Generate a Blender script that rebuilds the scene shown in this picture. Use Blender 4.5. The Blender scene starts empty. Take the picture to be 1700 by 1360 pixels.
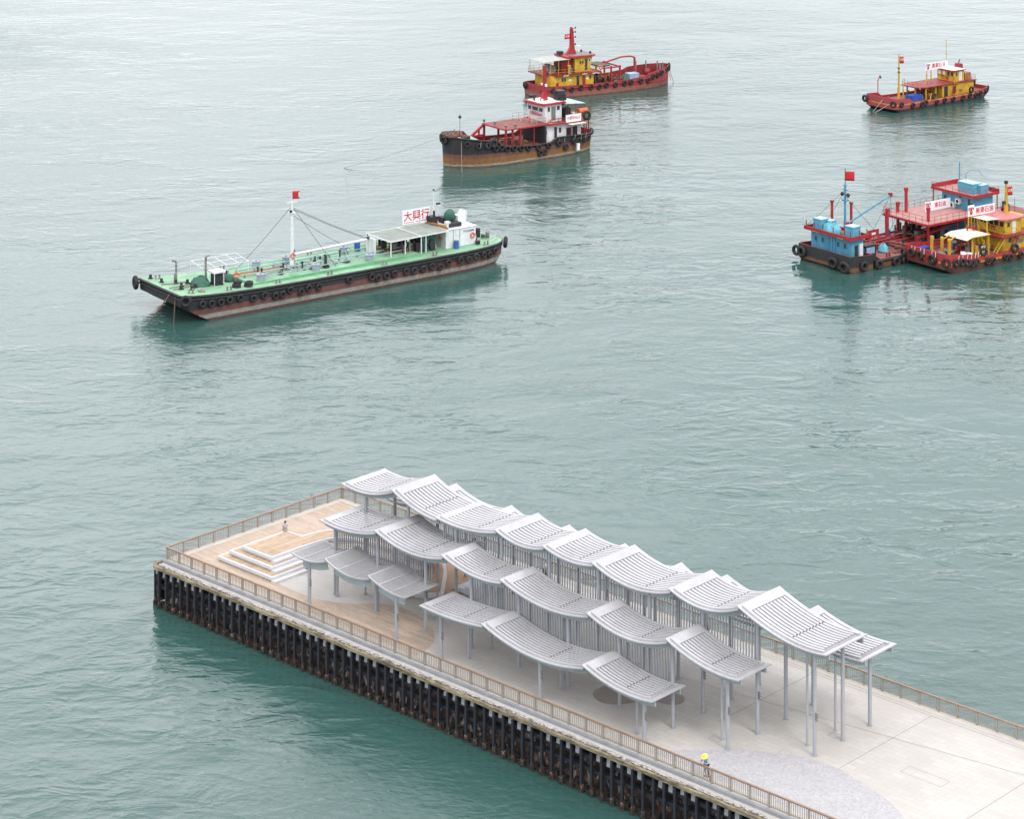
import bpy, math, random
import numpy as np
from mathutils import Vector, Matrix
random.seed(7)
R = math.radians
SC = bpy.context.scene
COL = SC.collection

# ---------------------------------------------------------------- camera
cam_d = bpy.data.cameras.new('Camera')
cam = bpy.data.objects.new('Camera', cam_d)
COL.objects.link(cam)
cam.location = (178.42, -141.75, 89.0)
cam.rotation_euler = (R(90), 0, R(43.478))
cam_d.sensor_fit = 'HORIZONTAL'
cam_d.sensor_width = 36.0
cam_d.lens = 4056.0 / 1700.0 * 36.0
cam_d.shift_y = -1280.0 / 1700.0
cam_d.clip_start = 1.0
cam_d.clip_end = 6000.0
SC.camera = cam

# ---------------------------------------------------------------- sky, sun, exposure
SUN_DIR = Vector((0.75, -0.22, 0.95)).normalized()
sun_el = math.asin(SUN_DIR.z)
sun_az = math.atan2(SUN_DIR.x, SUN_DIR.y)
world = bpy.data.worlds.new('World')
SC.world = world
world.use_nodes = True
wn, wl = world.node_tree.nodes, world.node_tree.links
wn.clear()
w_out = wn.new('ShaderNodeOutputWorld')
w_bg = wn.new('ShaderNodeBackground'); w_bg.inputs['Strength'].default_value = 0.1
sky = wn.new('ShaderNodeTexSky'); sky.sky_type = 'NISHITA'; sky.sun_disc = False
sky.sun_elevation = sun_el; sky.sun_rotation = sun_az
sky.air_density = 1.0; sky.dust_density = 4.0; sky.ozone_density = 1.0
# a closed overcast layer over that sky: pale cloud with slow light and dark patches
tc = wn.new('ShaderNodeTexCoord')
mp = wn.new('ShaderNodeMapping'); mp.inputs['Scale'].default_value = (1.3, 1.3, 5.5)
nz = wn.new('ShaderNodeTexNoise'); nz.inputs['Scale'].default_value = 2.2; nz.inputs['Detail'].default_value = 5
cr = wn.new('ShaderNodeValToRGB')
cr.color_ramp.elements[0].position = 0.32; cr.color_ramp.elements[0].color = (6.6, 6.9, 7.3, 1)
cr.color_ramp.elements[1].position = 0.68; cr.color_ramp.elements[1].color = (13.0, 12.9, 13.3, 1)
mixc = wn.new('ShaderNodeMix'); mixc.data_type = 'RGBA'; mixc.inputs['Factor'].default_value = 0.93
wl.new(tc.outputs['Generated'], mp.inputs['Vector']); wl.new(mp.outputs[0], nz.inputs['Vector'])
wl.new(nz.outputs['Fac'], cr.inputs[0])
# cloud is brighter low down than overhead
sx = wn.new('ShaderNodeSeparateXYZ'); wl.new(tc.outputs['Generated'], sx.inputs[0])
cg = wn.new('ShaderNodeValToRGB')
for e_, (p_, v_) in zip([cg.color_ramp.elements[0], cg.color_ramp.elements[1], cg.color_ramp.elements.new(.12), cg.color_ramp.elements.new(.28), cg.color_ramp.elements.new(.52)], [(0.0, .72), (1.0, .46), (.12, .80), (.28, 1.0), (.52, .94)]):
    e_.color = (v_, v_, v_, 1)
mg = wn.new('ShaderNodeVectorMath'); mg.operation = 'MULTIPLY'; mg2 = wn.new('ShaderNodeVectorMath'); mg2.operation = 'SCALE'; mg2.inputs['Scale'].default_value = 1.68
wl.new(sx.outputs[2], cg.inputs[0]); wl.new(cr.outputs[0], mg.inputs[0]); wl.new(cg.outputs[0], mg.inputs[1]); wl.new(mg.outputs[0], mg2.inputs[0])
wl.new(sky.outputs[0], mixc.inputs[6]); wl.new(mg2.outputs[0], mixc.inputs[7])
wl.new(mixc.outputs[2], w_bg.inputs['Color']); wl.new(w_bg.outputs[0], w_out.inputs[0])

sun_d = bpy.data.lights.new('sun', 'SUN')
sun_d.energy = 1.1; sun_d.angle = R(16); sun_d.color = (1.0, 0.965, 0.92)
sun = bpy.data.objects.new('sun', sun_d); COL.objects.link(sun)
sun.rotation_euler = SUN_DIR.to_track_quat('Z', 'Y').to_euler()
sun.location = (0, 0, 200)

SC.view_settings.view_transform = 'Standard'
SC.view_settings.look = 'None'
SC.view_settings.exposure = 0.29
SC.view_settings.gamma = 1.0
SC.view_settings.use_curve_mapping = False
SC.cycles.use_denoising = True
SC.cycles.max_bounces = 6
SC.cycles.caustics_reflective = False
SC.cycles.caustics_refractive = False

# ---------------------------------------------------------------- mesh helper
class MB:
    def __init__(s): s.v = []; s.f = []; s.m = []; s.s = []; s.T = None
    def add(s, vs, fs, m=0, smooth=False):
        n = len(s.v)
        if s.T is not None: vs = [tuple(s.T @ Vector(p)) for p in vs]
        s.v += [tuple(p) for p in vs]
        for f in fs:
            s.f.append([i + n for i in f]); s.m.append(m); s.s.append(smooth)
        return s
    def box(s, x0, x1, y0, y1, z0, z1, m=0):
        vs = [(x0,y0,z0),(x1,y0,z0),(x1,y1,z0),(x0,y1,z0),(x0,y0,z1),(x1,y0,z1),(x1,y1,z1),(x0,y1,z1)]
        return s.add(vs, [(0,3,2,1),(4,5,6,7),(0,1,5,4),(1,2,6,5),(2,3,7,6),(3,0,4,7)], m)
    def beam(s, a, b, w, h=None, m=0):
        """rectangular bar from a to b, w wide (horizontal), h high"""
        h = h or w; a, b = Vector(a), Vector(b); d = (b - a).normalized()
        up = Vector((0,0,1)) if abs(d.z) < .95 else Vector((1,0,0))
        sx = d.cross(up).normalized() * w / 2; sy = sx.cross(d).normalized() * h / 2
        vs = [a-sx-sy, a+sx-sy, a+sx+sy, a-sx+sy, b-sx-sy, b+sx-sy, b+sx+sy, b-sx+sy]
        return s.add(vs, [(0,1,2,3),(7,6,5,4),(0,4,5,1),(1,5,6,2),(2,6,7,3),(3,7,4,0)], m)
    def tube(s, pts, r, n=8, m=0, r1=None, smooth=True):
        pts = [Vector(p) for p in pts]; k = len(pts); vs = []; fs = []
        for i, p in enumerate(pts):
            d = (pts[min(i+1,k-1)] - pts[max(i-1,0)]).normalized()
            up = Vector((0,0,1)) if abs(d.z) < .9 else Vector((1,0,0))
            a = d.cross(up).normalized(); b = a.cross(d).normalized()
            rr = r if r1 is None else r + (r1 - r) * i / (k - 1)
            for j in range(n):
                t = 2*math.pi*j/n
                vs.append(p + a*math.cos(t)*rr + b*math.sin(t)*rr)
        for i in range(k-1):
            for j in range(n):
                fs.append((i*n+j, i*n+(j+1)%n, (i+1)*n+(j+1)%n, (i+1)*n+j))
        s.add(vs, fs, m, smooth)
        s.add([vs[j] for j in range(n)], [tuple(range(n-1,-1,-1))], m) if s.T is None else None
        if s.T is None: s.add(vs[-n:], [tuple(range(n))], m)
        return s
    def cyl(s, a, b, r, r1=None, n=12, m=0): return s.tube([a, b], r, n, m, r1)
    def torus(s, c, ax, RR, r, n=16, k=8, m=0):
        c = Vector(c); ax = Vector(ax).normalized()
        up = Vector((0,0,1)) if abs(ax.z) < .9 else Vector((1,0,0))
        a = ax.cross(up).normalized(); b = a.cross(ax).normalized(); vs = []; fs = []
        for i in range(n):
            t = 2*math.pi*i/n; e = a*math.cos(t) + b*math.sin(t)
            for j in range(k):
                q = 2*math.pi*j/k
                vs.append(c + e*(RR + r*math.cos(q)) + ax*r*1.05*math.sin(q))
        for i in range(n):
            for j in range(k):
                fs.append((i*k+j, ((i+1)%n)*k+j, ((i+1)%n)*k+(j+1)%k, i*k+(j+1)%k))
        return s.add(vs, fs, m, True)
    def prism(s, poly, z0, z1, m=0, mt=None):
        n = len(poly)
        vs = [(p[0],p[1],z0) for p in poly] + [(p[0],p[1],z1) for p in poly]
        s.add(vs, [tuple(range(n-1,-1,-1))] + [(i,(i+1)%n,n+(i+1)%n,n+i) for i in range(n)], m)
        return s.add(vs[n:], [tuple(range(n))], m if mt is None else mt)
    def wallprism(s, poly, y0, y1, m=0):
        """polygon in x-z pushed from y0 to y1"""
        n = len(poly); vs = [(p[0],y0,p[1]) for p in poly] + [(p[0],y1,p[1]) for p in poly]
        return s.add(vs, [tuple(range(n-1,-1,-1)), tuple(range(n,2*n))] + [(i,(i+1)%n,n+(i+1)%n,n+i) for i in range(n)], m)
    def blob(s, c, rx, ry, rz, m=0, n=10, k=7, jit=.12, flat=False):
        c = Vector(c); vs = []; fs = []
        for i in range(k+1):
            ph = math.pi*i/k
            for j in range(n):
                t = 2*math.pi*j/n; q = 1 + random.uniform(-jit, jit)
                z = math.cos(ph)*rz*q
                if flat and z < 0: z = 0
                vs.append(c + Vector((math.sin(ph)*math.cos(t)*rx*q, math.sin(ph)*math.sin(t)*ry*q, z)))
        for i in range(k):
            for j in range(n): fs.append((i*n+j, (i+1)*n+j, (i+1)*n+(j+1)%n, i*n+(j+1)%n))
        return s.add(vs, fs, m, True)
    def build(s, name, mats, parent=None, loc=None):
        me = bpy.data.meshes.new(name)
        me.from_pydata(s.v, [], s.f)
        if not isinstance(mats, (list, tuple)): mats = [mats]
        for mm in mats: me.materials.append(mm)
        me.polygons.foreach_set('material_index', s.m)
        me.polygons.foreach_set('use_smooth', s.s)
        me.update()
        o = bpy.data.objects.new(name, me); COL.objects.link(o)
        if parent is not None: o.parent = parent
        if loc is not None: o.location = loc
        return o

def tag(o, label=None, cat=None, group=None, kind=None):
    if label: o['label'] = label
    if cat: o['category'] = cat
    if group: o['group'] = group
    if kind: o['kind'] = kind
    return o
def thing(name, label, cat, loc=(0,0,0), rz=0.0, group=None):
    o = bpy.data.objects.new(name, None); COL.objects.link(o)
    o.empty_display_size = .5
    o.location = loc; o.rotation_euler = (0,0,rz)
    return tag(o, label, cat, group)
def copy_tree(o, parent=None):
    c = o.copy(); COL.objects.link(c)
    if parent is not None: c.parent = parent
    for ch in list(o.children): copy_tree(ch, c)
    return c

# ---------------------------------------------------------------- materials
def nodes(name):
    m = bpy.data.materials.new(name); m.use_nodes = True
    nt = m.node_tree; nt.nodes.clear()
    out = nt.nodes.new('ShaderNodeOutputMaterial'); b = nt.nodes.new('ShaderNodeBsdfPrincipled')
    nt.links.new(b.outputs[0], out.inputs[0])
    return m, nt.nodes, nt.links, b
def noise(n, l, scale, detail=4, coord='Object', vscale=None, rough=.55, dist=0):
    tc = n.new('ShaderNodeTexCoord'); x = n.new('ShaderNodeTexNoise')
    x.inputs['Scale'].default_value = scale; x.inputs['Detail'].default_value = detail
    x.inputs['Roughness'].default_value = rough; x.inputs['Distortion'].default_value = dist
    if vscale:
        mp = n.new('ShaderNodeMapping'); mp.inputs['Scale'].default_value = vscale
        l.new(tc.outputs[coord], mp.inputs[0]); l.new(mp.outputs[0], x.inputs['Vector'])
    else: l.new(tc.outputs[coord], x.inputs['Vector'])
    return x.outputs['Fac']
def ramp(n, l, fac, stops, interp='LINEAR'):
    r = n.new('ShaderNodeValToRGB'); r.color_ramp.interpolation = interp
    e = r.color_ramp.elements
    while len(e) < len(stops): e.new(0.5)
    for i, (p, c) in enumerate(stops):
        e[i].position = p; e[i].color = (*c, 1) if len(c) == 3 else c
    l.new(fac, r.inputs[0]); return r.outputs[0]
def mix(n, l, fac, a, b, mode='MIX'):
    x = n.new('ShaderNodeMix'); x.data_type = 'RGBA'; x.blend_type = mode
    if isinstance(fac, (int, float)): x.inputs[0].default_value = fac
    else: l.new(fac, x.inputs[0])
    for i, q in ((6, a), (7, b)):
        if isinstance(q, tuple): x.inputs[i].default_value = (*q[:3], 1)
        else: l.new(q, x.inputs[i])
    return x.outputs[2]
def g3(v): return (v, v, v)
def bumpn(n, l, b, h, dist, strength=1.0):
    x = n.new('ShaderNodeBump'); x.inputs['Distance'].default_value = dist; x.inputs['Strength'].default_value = strength
    l.new(h, x.inputs['Height']); l.new(x.outputs[0], b.inputs['Normal']); return x
MATS = {}
def paint(name, col, rough=.5, metal=0, var=.25, vs=1.2, rust=0.0, rustcol=(.16,.06,.025), streak=0.0):
    """painted or plain surface with worn, uneven colour, optional rust spots and run-down streaks"""
    if name in MATS: return MATS[name]
    m, n, l, b = nodes(name)
    f = noise(n, l, vs, 6)
    c = ramp(n, l, f, [(.3, tuple(x*(1-var) for x in col)), (.7, tuple(min(1, x*(1+var*.5)) for x in col))])
    if streak:
        f3 = noise(n, l, 3.0, 3, vscale=(1,1,.12))
        c = mix(n, l, ramp(n, l, f3, [(.5, g3(0)), (.75, g3(streak))]), c, tuple(x*.45 for x in col))
    if rust:
        f2 = noise(n, l, 2.3, 8, rough=.7)
        c = mix(n, l, ramp(n, l, f2, [(.62-.22*rust, g3(0)), (.72-.15*rust, g3(.9))]), c, rustcol)
    fg = noise(n, l, vs*4.5, 6, rough=.75)
    c = mix(n, l, ramp(n, l, fg, [(.5, g3(0)), (.72, g3(min(.75, var*1.6)))]), c, tuple(x*.42+.01 for x in col))
    l.new(c, b.inputs['Base Color'])
    b.inputs['Roughness'].default_value = rough; b.inputs['Metallic'].default_value = metal
    bumpn(n, l, b, noise(n, l, 14, 4), .01, .5)
    MATS[name] = m; return m
def hullmat(name, bands, wobble=.12, rust=.5, rustcol=(.2,.08,.03), rtop=9.0):
    """hull paint in horizontal bands: bands = [(z_from, colour), ...] from keel up, with rust runs"""
    m, n, l, b = nodes(name)
    tc = n.new('ShaderNodeTexCoord'); sp = n.new('ShaderNodeSeparateXYZ'); l.new(tc.outputs['Object'], sp.inputs[0])
    nz = noise(n, l, 1.1, 6)
    ma = n.new('ShaderNodeMath'); ma.operation = 'MULTIPLY_ADD'; ma.inputs[1].default_value = wobble; l.new(nz, ma.inputs[0]); l.new(sp.outputs[2], ma.inputs[2])
    mr = n.new('ShaderNodeMapRange'); mr.inputs['From Min'].default_value = -2+wobble/2; mr.inputs['From Max'].default_value = 8+wobble/2
    l.new(ma.outputs[0], mr.inputs[0])
    st = []
    for i, (z, c) in enumerate(bands):
        p = (z+2)/10
        if i: st.append((p-.0035, bands[i-1][1]))
        st.append((p+.0035 if i else 0, c))
    c = ramp(n, l, mr.outputs[0], st)
    f = noise(n, l, 1.6, 7, rough=.65)
    c = mix(n, l, ramp(n, l, f, [(.3, g3(.0)), (.7, g3(.45))]), c, (.05,.04,.035))
    f2 = noise(n, l, 1.2, 6, vscale=(1.6,1.6,.22), rough=.7)
    rm = n.new('ShaderNodeMapRange'); rm.inputs['From Min'].default_value = rtop-.3; rm.inputs['From Max'].default_value = rtop+.3
    rm.inputs['To Min'].default_value = 1; rm.inputs['To Max'].default_value = .12; l.new(ma.outputs[0], rm.inputs[0])
    def lim(col):
        x = n.new('ShaderNodeMix'); x.data_type = 'RGBA'; x.blend_type = 'MULTIPLY'; x.inputs[0].default_value = 1
        l.new(col, x.inputs[6]); l.new(rm.outputs[0], x.inputs[7]); return x.outputs[2]
    c = mix(n, l, lim(ramp(n, l, f2, [(.6-.2*rust, g3(0)), (.78-.1*rust, g3(.8))])), c, rustcol)
    f4 = noise(n, l, 2.5, 8, rough=.75)
    c = mix(n, l, lim(ramp(n, l, f4, [(.62, g3(0)), (.7, g3(.5))])), c, (.32,.28,.22))
    l.new(c, b.inputs['Base Color']); b.inputs['Roughness'].default_value = .6
    bumpn(n, l, b, noise(n, l, 5, 6), .03, .6)
    return m

white = paint('white_paint', (.70,.71,.72), .45, var=.14, rust=.03, rustcol=(.3,.2,.12), streak=.3)
whiteclean = paint('sign_white', (.78,.79,.82), .5, var=.05)
red = paint('red_paint', (.27,.022,.028), .55, var=.4, rust=.3, streak=.3)
redbright = paint('bright_red_paint', (.38,.022,.032), .5, var=.3, rust=.12, streak=.35)
reddeck = paint('red_oxide_deck', (.25,.075,.062), .7, var=.35, vs=.6, rust=.3, rustcol=(.12,.06,.05))
yellow = paint('yellow_paint', (.60,.37,.03), .55, var=.35, rust=.2, streak=.45)
cream = paint('cream_canvas', (.66,.60,.50), .8, var=.15)
blueP = paint('sky_blue_paint', (.08,.29,.43), .55, var=.25, rust=.08, streak=.4)
bluetank = paint('light_blue_tank', (.10,.37,.50), .45, var=.15)
barrelblue = paint('blue_plastic', (.02,.12,.36), .35, var=.15)
black = paint('black_steel', (.022,.022,.025), .55, var=.4)
rubber = paint('tyre_rubber', (.022,.021,.022), .75, var=.5, vs=3)
rubberpale = paint('worn_rubber', (.11,.10,.095), .8, var=.5, vs=3)
greyP = paint('grey_paint', (.30,.35,.40), .5, var=.2, rust=.05)
greymetal = paint('weathered_metal', (.22,.21,.20), .6, var=.4, rust=.3)
greendeck = paint('green_deck_paint', (.225,.42,.262), .6, var=.28, vs=.45, rust=.22, rustcol=(.17,.27,.17))
greenedge = paint('green_trim', (.15,.36,.2), .55, var=.2)
tarpgreen = paint('green_tarpaulin', (.035,.12,.085), .7, var=.35)
roofgrey = paint('faded_awning_sheet', (.25,.28,.25), .75, var=.25, vs=.8, streak=.3)
palegreen = paint('pale_green_awning', (.38,.52,.47), .7, var=.15)
orange = paint('orange_lifebuoy', (.62,.11,.04), .5, var=.15)
timberbr = paint('orange_brown_timber', (.36,.17,.05), .7, var=.4)
clutter = paint('oily_machinery', (.07,.055,.05), .6, var=.7, vs=2.5, rust=.5)
glass = paint('dark_window_glass', (.03,.04,.05), .12, var=.3)
flagred = paint('red_flag_cloth', (.52,.02,.03), .8, var=.15)
textred = paint('red_lettering', (.50,.02,.035), .6, var=.1)
textwhite = paint('white_lettering', (.75,.7,.7), .6, var=.05)
textdark = paint('dark_lettering', (.05,.05,.09), .6, var=.1)
rope = paint('mooring_rope', (.38,.34,.28), .9, var=.3)
chainm = paint('rusty_chain', (.16,.09,.07), .8, var=.4)

def text_mesh(name, s, size, origin, xdir, mat, parent, center=True, thick=.01, sx=1.0):
    cu = bpy.data.curves.new(name, 'FONT'); cu.body = s; cu.size = size; cu.extrude = thick
    cu.align_x = 'CENTER' if center else 'LEFT'; cu.align_y = 'CENTER'; cu.offset = size*.012
    o = bpy.data.objects.new(name, cu); COL.objects.link(o)
    bpy.context.view_layer.update()
    dg = bpy.context.evaluated_depsgraph_get()
    me = bpy.data.meshes.new_from_object(o.evaluated_get(dg))
    bpy.data.objects.remove(o); bpy.data.curves.remove(cu)
    x = Vector(xdir).normalized(); z = Vector((0,0,1)); nn = x.cross(z)
    M = Matrix(((x.x*sx, z.x, nn.x, origin[0]), (x.y*sx, z.y, nn.y, origin[1]), (x.z*sx, z.z, nn.z, origin[2]), (0,0,0,1)))
    me.transform(M); me.materials.clear(); me.materials.append(mat)
    r = bpy.data.objects.new(name, me); COL.objects.link(r); r.parent = parent
    return r
# ---------------------------------------------------------------- water
def water_material():
    m, n, l, b = nodes('harbour_water')
    tc = n.new('ShaderNodeTexCoord')
    def wave(scale, vs, rot, detail, rough=.55, dist=.0, ridged=False):
        mp = n.new('ShaderNodeMapping'); mp.inputs['Rotation'].default_value = (0,0,R(rot)); mp.inputs['Scale'].default_value = vs
        # Mapping rotates after scaling, so turn first in one node, stretch in the next
        mp.inputs['Scale'].default_value = (1,1,1)
        mp2 = n.new('ShaderNodeMapping'); mp2.inputs['Scale'].default_value = vs
        l.new(tc.outputs['Object'], mp.inputs[0]); l.new(mp.outputs[0], mp2.inputs[0])
        x = n.new('ShaderNodeTexNoise'); x.inputs['Scale'].default_value = scale; x.inputs['Detail'].default_value = detail
        if ridged: x.noise_type = 'RIDGED_MULTIFRACTAL'; x.inputs['Offset'].default_value = 1.0; x.inputs['Gain'].default_value = 1.6; x.inputs['Lacunarity'].default_value = 2.1
        x.inputs['Roughness'].default_value = rough; x.inputs['Distortion'].default_value = dist
        l.new(mp2.outputs[0], x.inputs['Vector']); return x.outputs['Fac']
    def math2(op, a, c):
        x = n.new('ShaderNodeMath'); x.operation = op
        for i, q in enumerate((a, c)):
            if isinstance(q, (int, float)): x.inputs[i].default_value = q
            else: l.new(q, x.inputs[i])
        return x.outputs[0]
    swell = wave(.11, (.6,1,1), -58, 2)          # long low swell
    chop = wave(.40, (.72,1,1), -52, 3, .5, .4)    # wind chop about two metres long
    rip = wave(1.3, (.7,1,1), -28, 5, .6, .4)
    crest = wave(.36, (.6,1,1), -47, 2, .6, .6, True)      # ripples
    patch = ramp(n, l, wave(.018, (.5,1,1), -60, 4, .6, .5), [(.38, g3(.12)), (.62, g3(1.0))])
    patch2 = ramp(n, l, wave(.05, (.6,1,1), -30, 4, .6, .5), [(.38, g3(.2)), (.64, g3(1.1))])
    h = math2('MULTIPLY', swell, .35)
    h = math2('ADD', h, math2('MULTIPLY', math2('MULTIPLY', chop, .11), patch2))
    h = math2('ADD', h, math2('MULTIPLY', math2('MULTIPLY', rip, .085), patch))
    h = math2('ADD', h, math2('MULTIPLY', math2('MULTIPLY', crest, .055), patch2))
    bp = n.new('ShaderNodeBump'); bp.inputs['Distance'].default_value = 1.0; bp.inputs['Strength'].default_value = 1.0
    l.new(h, bp.inputs['Height']); l.new(bp.outputs[0], b.inputs['Normal'])
    c = mix(n, l, wave(.008, (1,1,1), 0, 3), (.026,.076,.067), (.040,.097,.085))
    l.new(c, b.inputs['Base Color'])
    b.inputs['Roughness'].default_value = .02
    b.inputs['IOR'].default_value = 1.5
    b.inputs['Specular IOR Level'].default_value = .5
    return m
wm = water_material()
w = MB(); w.add([(-3500,-3500,0),(3500,-3500,0),(3500,3500,0),(-3500,3500,0)], [(0,1,2,3)])
tag(w.build('water', wm), kind='structure')
# ---------------------------------------------------------------- pier
DZ = 4.0       # deck level above the water
PL = 150.0     # pier length built
PW = 22.0
def pier_paving():
    m, n, l, b = nodes('pale_concrete_paving')
    br = n.new('ShaderNodeTexBrick'); tc = n.new('ShaderNodeTexCoord'); l.new(tc.outputs['Object'], br.inputs['Vector'])
    br.inputs['Scale'].default_value = 1.0; br.inputs['Brick Width'].default_value = 1.2; br.inputs['Row Height'].default_value = .6
    br.inputs['Mortar Size'].default_value = .012; br.inputs['Mortar Smooth'].default_value = .3
    br.inputs['Color1'].default_value = (.46,.435,.405,1); br.inputs['Color2'].default_value = (.51,.485,.45,1)
    br.inputs['Mortar'].default_value = (.33,.30,.28,1); br.inputs['Bias'].default_value = 0
    f = noise(n, l, .22, 5, rough=.6)
    c = mix(n, l, ramp(n, l, f, [(.42, g3(0)), (.62, g3(.6))]), br.outputs['Color'], (.43,.40,.37))
    f = noise(n, l, 9, 5, rough=.7)
    c = mix(n, l, ramp(n, l, f, [(.4, g3(0)), (.7, g3(.22))]), c, (.40,.375,.35))
    l.new(c, b.inputs['Base Color']); b.inputs['Roughness'].default_value = .8
    return m
def timber(name, c1, c2, along_x=True, width=.14, length=3.0, gap=(.12,.08,.06), rough=.7):
    m, n, l, b = nodes(name)
    br = n.new('ShaderNodeTexBrick'); tc = n.new('ShaderNodeTexCoord'); mp = n.new('ShaderNodeMapping')
    mp.inputs['Rotation'].default_value = (0,0,0 if along_x else R(90)); l.new(tc.outputs['Object'], mp.inputs[0]); l.new(mp.outputs[0], br.inputs['Vector'])
    br.inputs['Scale'].default_value = 1.0; br.inputs['Brick Width'].default_value = length; br.inputs['Row Height'].default_value = width
    br.inputs['Mortar Size'].default_value = .008; br.offset = .37
    br.inputs['Color1'].default_value = (*c1,1); br.inputs['Color2'].default_value = (*c2,1); br.inputs['Mortar'].default_value = (*gap,1)
    f = noise(n, l, .9, 5, rough=.6)
    c = mix(n, l, ramp(n, l, f, [(.3, g3(0)), (.75, g3(.35))]), br.outputs['Color'], tuple(x*.72 for x in c1))
    f = noise(n, l, 1.0, 3, vscale=(1.2,9,9) if along_x else (9,1.2,9))
    c = mix(n, l, ramp(n, l, f, [(.3, g3(0)), (.75, g3(.5))]), c, tuple(min(1,x*1.35) for x in c2))
    l.new(c, b.inputs['Base Color']); b.inputs['Roughness'].default_value = rough
    return m
def gravelmat(name, ca, cb, scale=5):
    m, n, l, b = nodes(name)
    v = n.new('ShaderNodeTexVoronoi'); tc = n.new('ShaderNodeTexCoord'); l.new(tc.outputs['Object'], v.inputs['Vector']); v.inputs['Scale'].default_value = scale
    sp = n.new('ShaderNodeSeparateColor'); l.new(v.outputs['Color'], sp.inputs[0])
    c = ramp(n, l, sp.outputs[0], [(0, ca), (1, cb)])
    f = noise(n, l, .7, 4)
    c = mix(n, l, ramp(n, l, f, [(.35, g3(0)), (.7, g3(.3))]), c, tuple(x*.85 for x in ca))
    l.new(c, b.inputs['Base Color']); b.inputs['Roughness'].default_value = .8
    return m
paving = pier_paving()
jointm = paint('paving_joint', (.24,.21,.20), .9, var=.2)
deckwood = timber('weathered_decking', (.32,.242,.18), (.46,.365,.285), width=.2, length=3.6, gap=(.22,.16,.13))
stepwood = timber('honey_timber', (.28,.195,.13), (.49,.37,.265), along_x=False, width=.16, length=2.6, gap=(.2,.13,.08))
darkwood = timber('brown_decking', (.33,.19,.11), (.44,.27,.16), along_x=False, width=.14, gap=(.1,.06,.04))
cobble = gravelmat('lilac_cobbles', (.36,.345,.355), (.46,.445,.458), 6)
brownp = gravelmat('brown_resin_paving', (.27,.225,.20), (.32,.275,.25), 9)
borderm = paint('pale_border_stone', (.50,.47,.42), .8, var=.12, vs=.8)
concwall = paint('quay_concrete', (.14,.12,.11), .9, var=.8, vs=1.1, rust=.55, rustcol=(.11,.05,.035))
plinthm = paint('grey_plinth_concrete', (.27,.28,.30), .8, var=.2)
benchm = paint('white_precast_concrete', (.58,.58,.60), .7, var=.1)
alum = paint('roof_aluminium', (.495,.49,.505), .36, metal=.3, var=.13, vs=.3, streak=.15, rust=.25, rustcol=(.40,.39,.385))
trayshadem = paint('roof_tray_painted_shade', (.31,.295,.305), .6, var=.1)  # roof colour darkened to stand in for shadow in the rib gaps
alum2 = paint('roof_fascia_paint', (.33,.37,.38), .5, var=.12)
colm = paint('column_grey', (.34,.36,.39), .45, var=.1)
postm = paint('rail_post_bronze', (.33,.29,.25), .5, var=.12)
balm = paint('rail_baluster', (.36,.31,.28), .5, var=.1)
railwood = paint('handrail_hardwood', (.29,.175,.12), .5, var=.25, vs=.8)
gapm = paint('roof_gap_brown', (.06,.035,.04), .8, var=.3)

# surfaces of the deck: sheets a few millimetres apart
s = MB(); s.box(-.05, PL, -.12, PW, DZ-.9, DZ)
pav = s.build('pavement', [paving]); tag(pav, kind='structure')
s = MB(); h = DZ + .008
def jl(a, b, w=.045):
    a, b = Vector((*a, h)), Vector((*b, h)); d = (b-a).normalized(); p = Vector((-d.y, d.x, 0))*w/2
    s.add([a-p, b-p, b+p, a+p], [(0,1,2,3)])
for (a, b_) in [((69.87,8.35),(69.87,20.75)), ((81.2,3),(81.2,20.75)), ((92.5,.6),(92.5,20.75)), ((104,.6),(104,20.75)),
                ((50.4,12.6),(69.87,15.5)), ((69.87,15.5),(81.2,17.2)), ((81.2,17.2),(120,17.4)), ((32,20.78),(149,20.82)), ((58.3,8.5),(58.3,20.8)), ((46.7,8.5),(46.7,20.8))]:
    jl(a, b_)
for (x, y) in [(37.0,2.6),(47.0,3.2),(59.6,5.6),(64.9,7.4),(27.0,6.6),(19.6,6.2),(21.4,7.6),(65.9,12.4)]:
    for q in (0,1): jl((x+q*.9,y),(x+q*.9,y+.7),.03); jl((x,y+q*.7),(x+.9,y+q*.7),.03)
jl((73.5,11.2),(77.1,11.2),.03); jl((73.5,12.4),(77.1,12.4),.03); jl((73.5,11.2),(73.5,12.4),.03); jl((77.1,11.2),(77.1,12.4),.03)
tag(s.build('pavement_joints', jointm), kind='structure')

def smooth_poly(pts, closed=False, k=6):
    out = []; n = len(pts); P = [Vector((*p,0)) for p in pts]
    rng = range(n if closed else n-1)
    for i in rng:
        p0, p1, p2, p3 = (P[(i-1)%n] if closed or i>0 else P[0]), P[i], P[(i+1)%n], (P[(i+2)%n] if closed or i+2<n else P[-1])
        for j in range(k):
            t = j/k
            q = .5*((2*p1)+(p2-p0)*t+(2*p0-5*p1+4*p2-p3)*t*t+(3*p1-p0-3*p2+p3)*t**3)
            out.append((q.x,q.y))
    if not closed: out.append(pts[-1])
    return out
curve = smooth_poly([(32.2,.75),(31.9,2.4),(31.1,4.0),(30.2,4.9),(29.1,5.75),(26.7,6.75),(24.2,7.05),(22.2,6.5),(20.4,4.8),(18.4,3.6),(15.7,3.05),(11.6,3.2)])
poly = [(.75,.75)] + curve + [(11.6,9),(13,11),(17,12),(21.5,12.5),(21.5,21.2),(.75,21.2)]
s = MB(); s.prism(poly, DZ+.001, DZ+.012); tag(s.build('boardwalk', deckwood), kind='structure')
cob = [(57.5,.75)] + smooth_poly([(58.5,1.7),(60,3.25),(61.6,4.9),(63.2,6.3),(65.7,7.7),(67.8,8.3),(69.9,8.35),(73,7.6),(75.9,6.6),(78.2,5.0),(80,2.6),(80.8,.75)])
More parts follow.
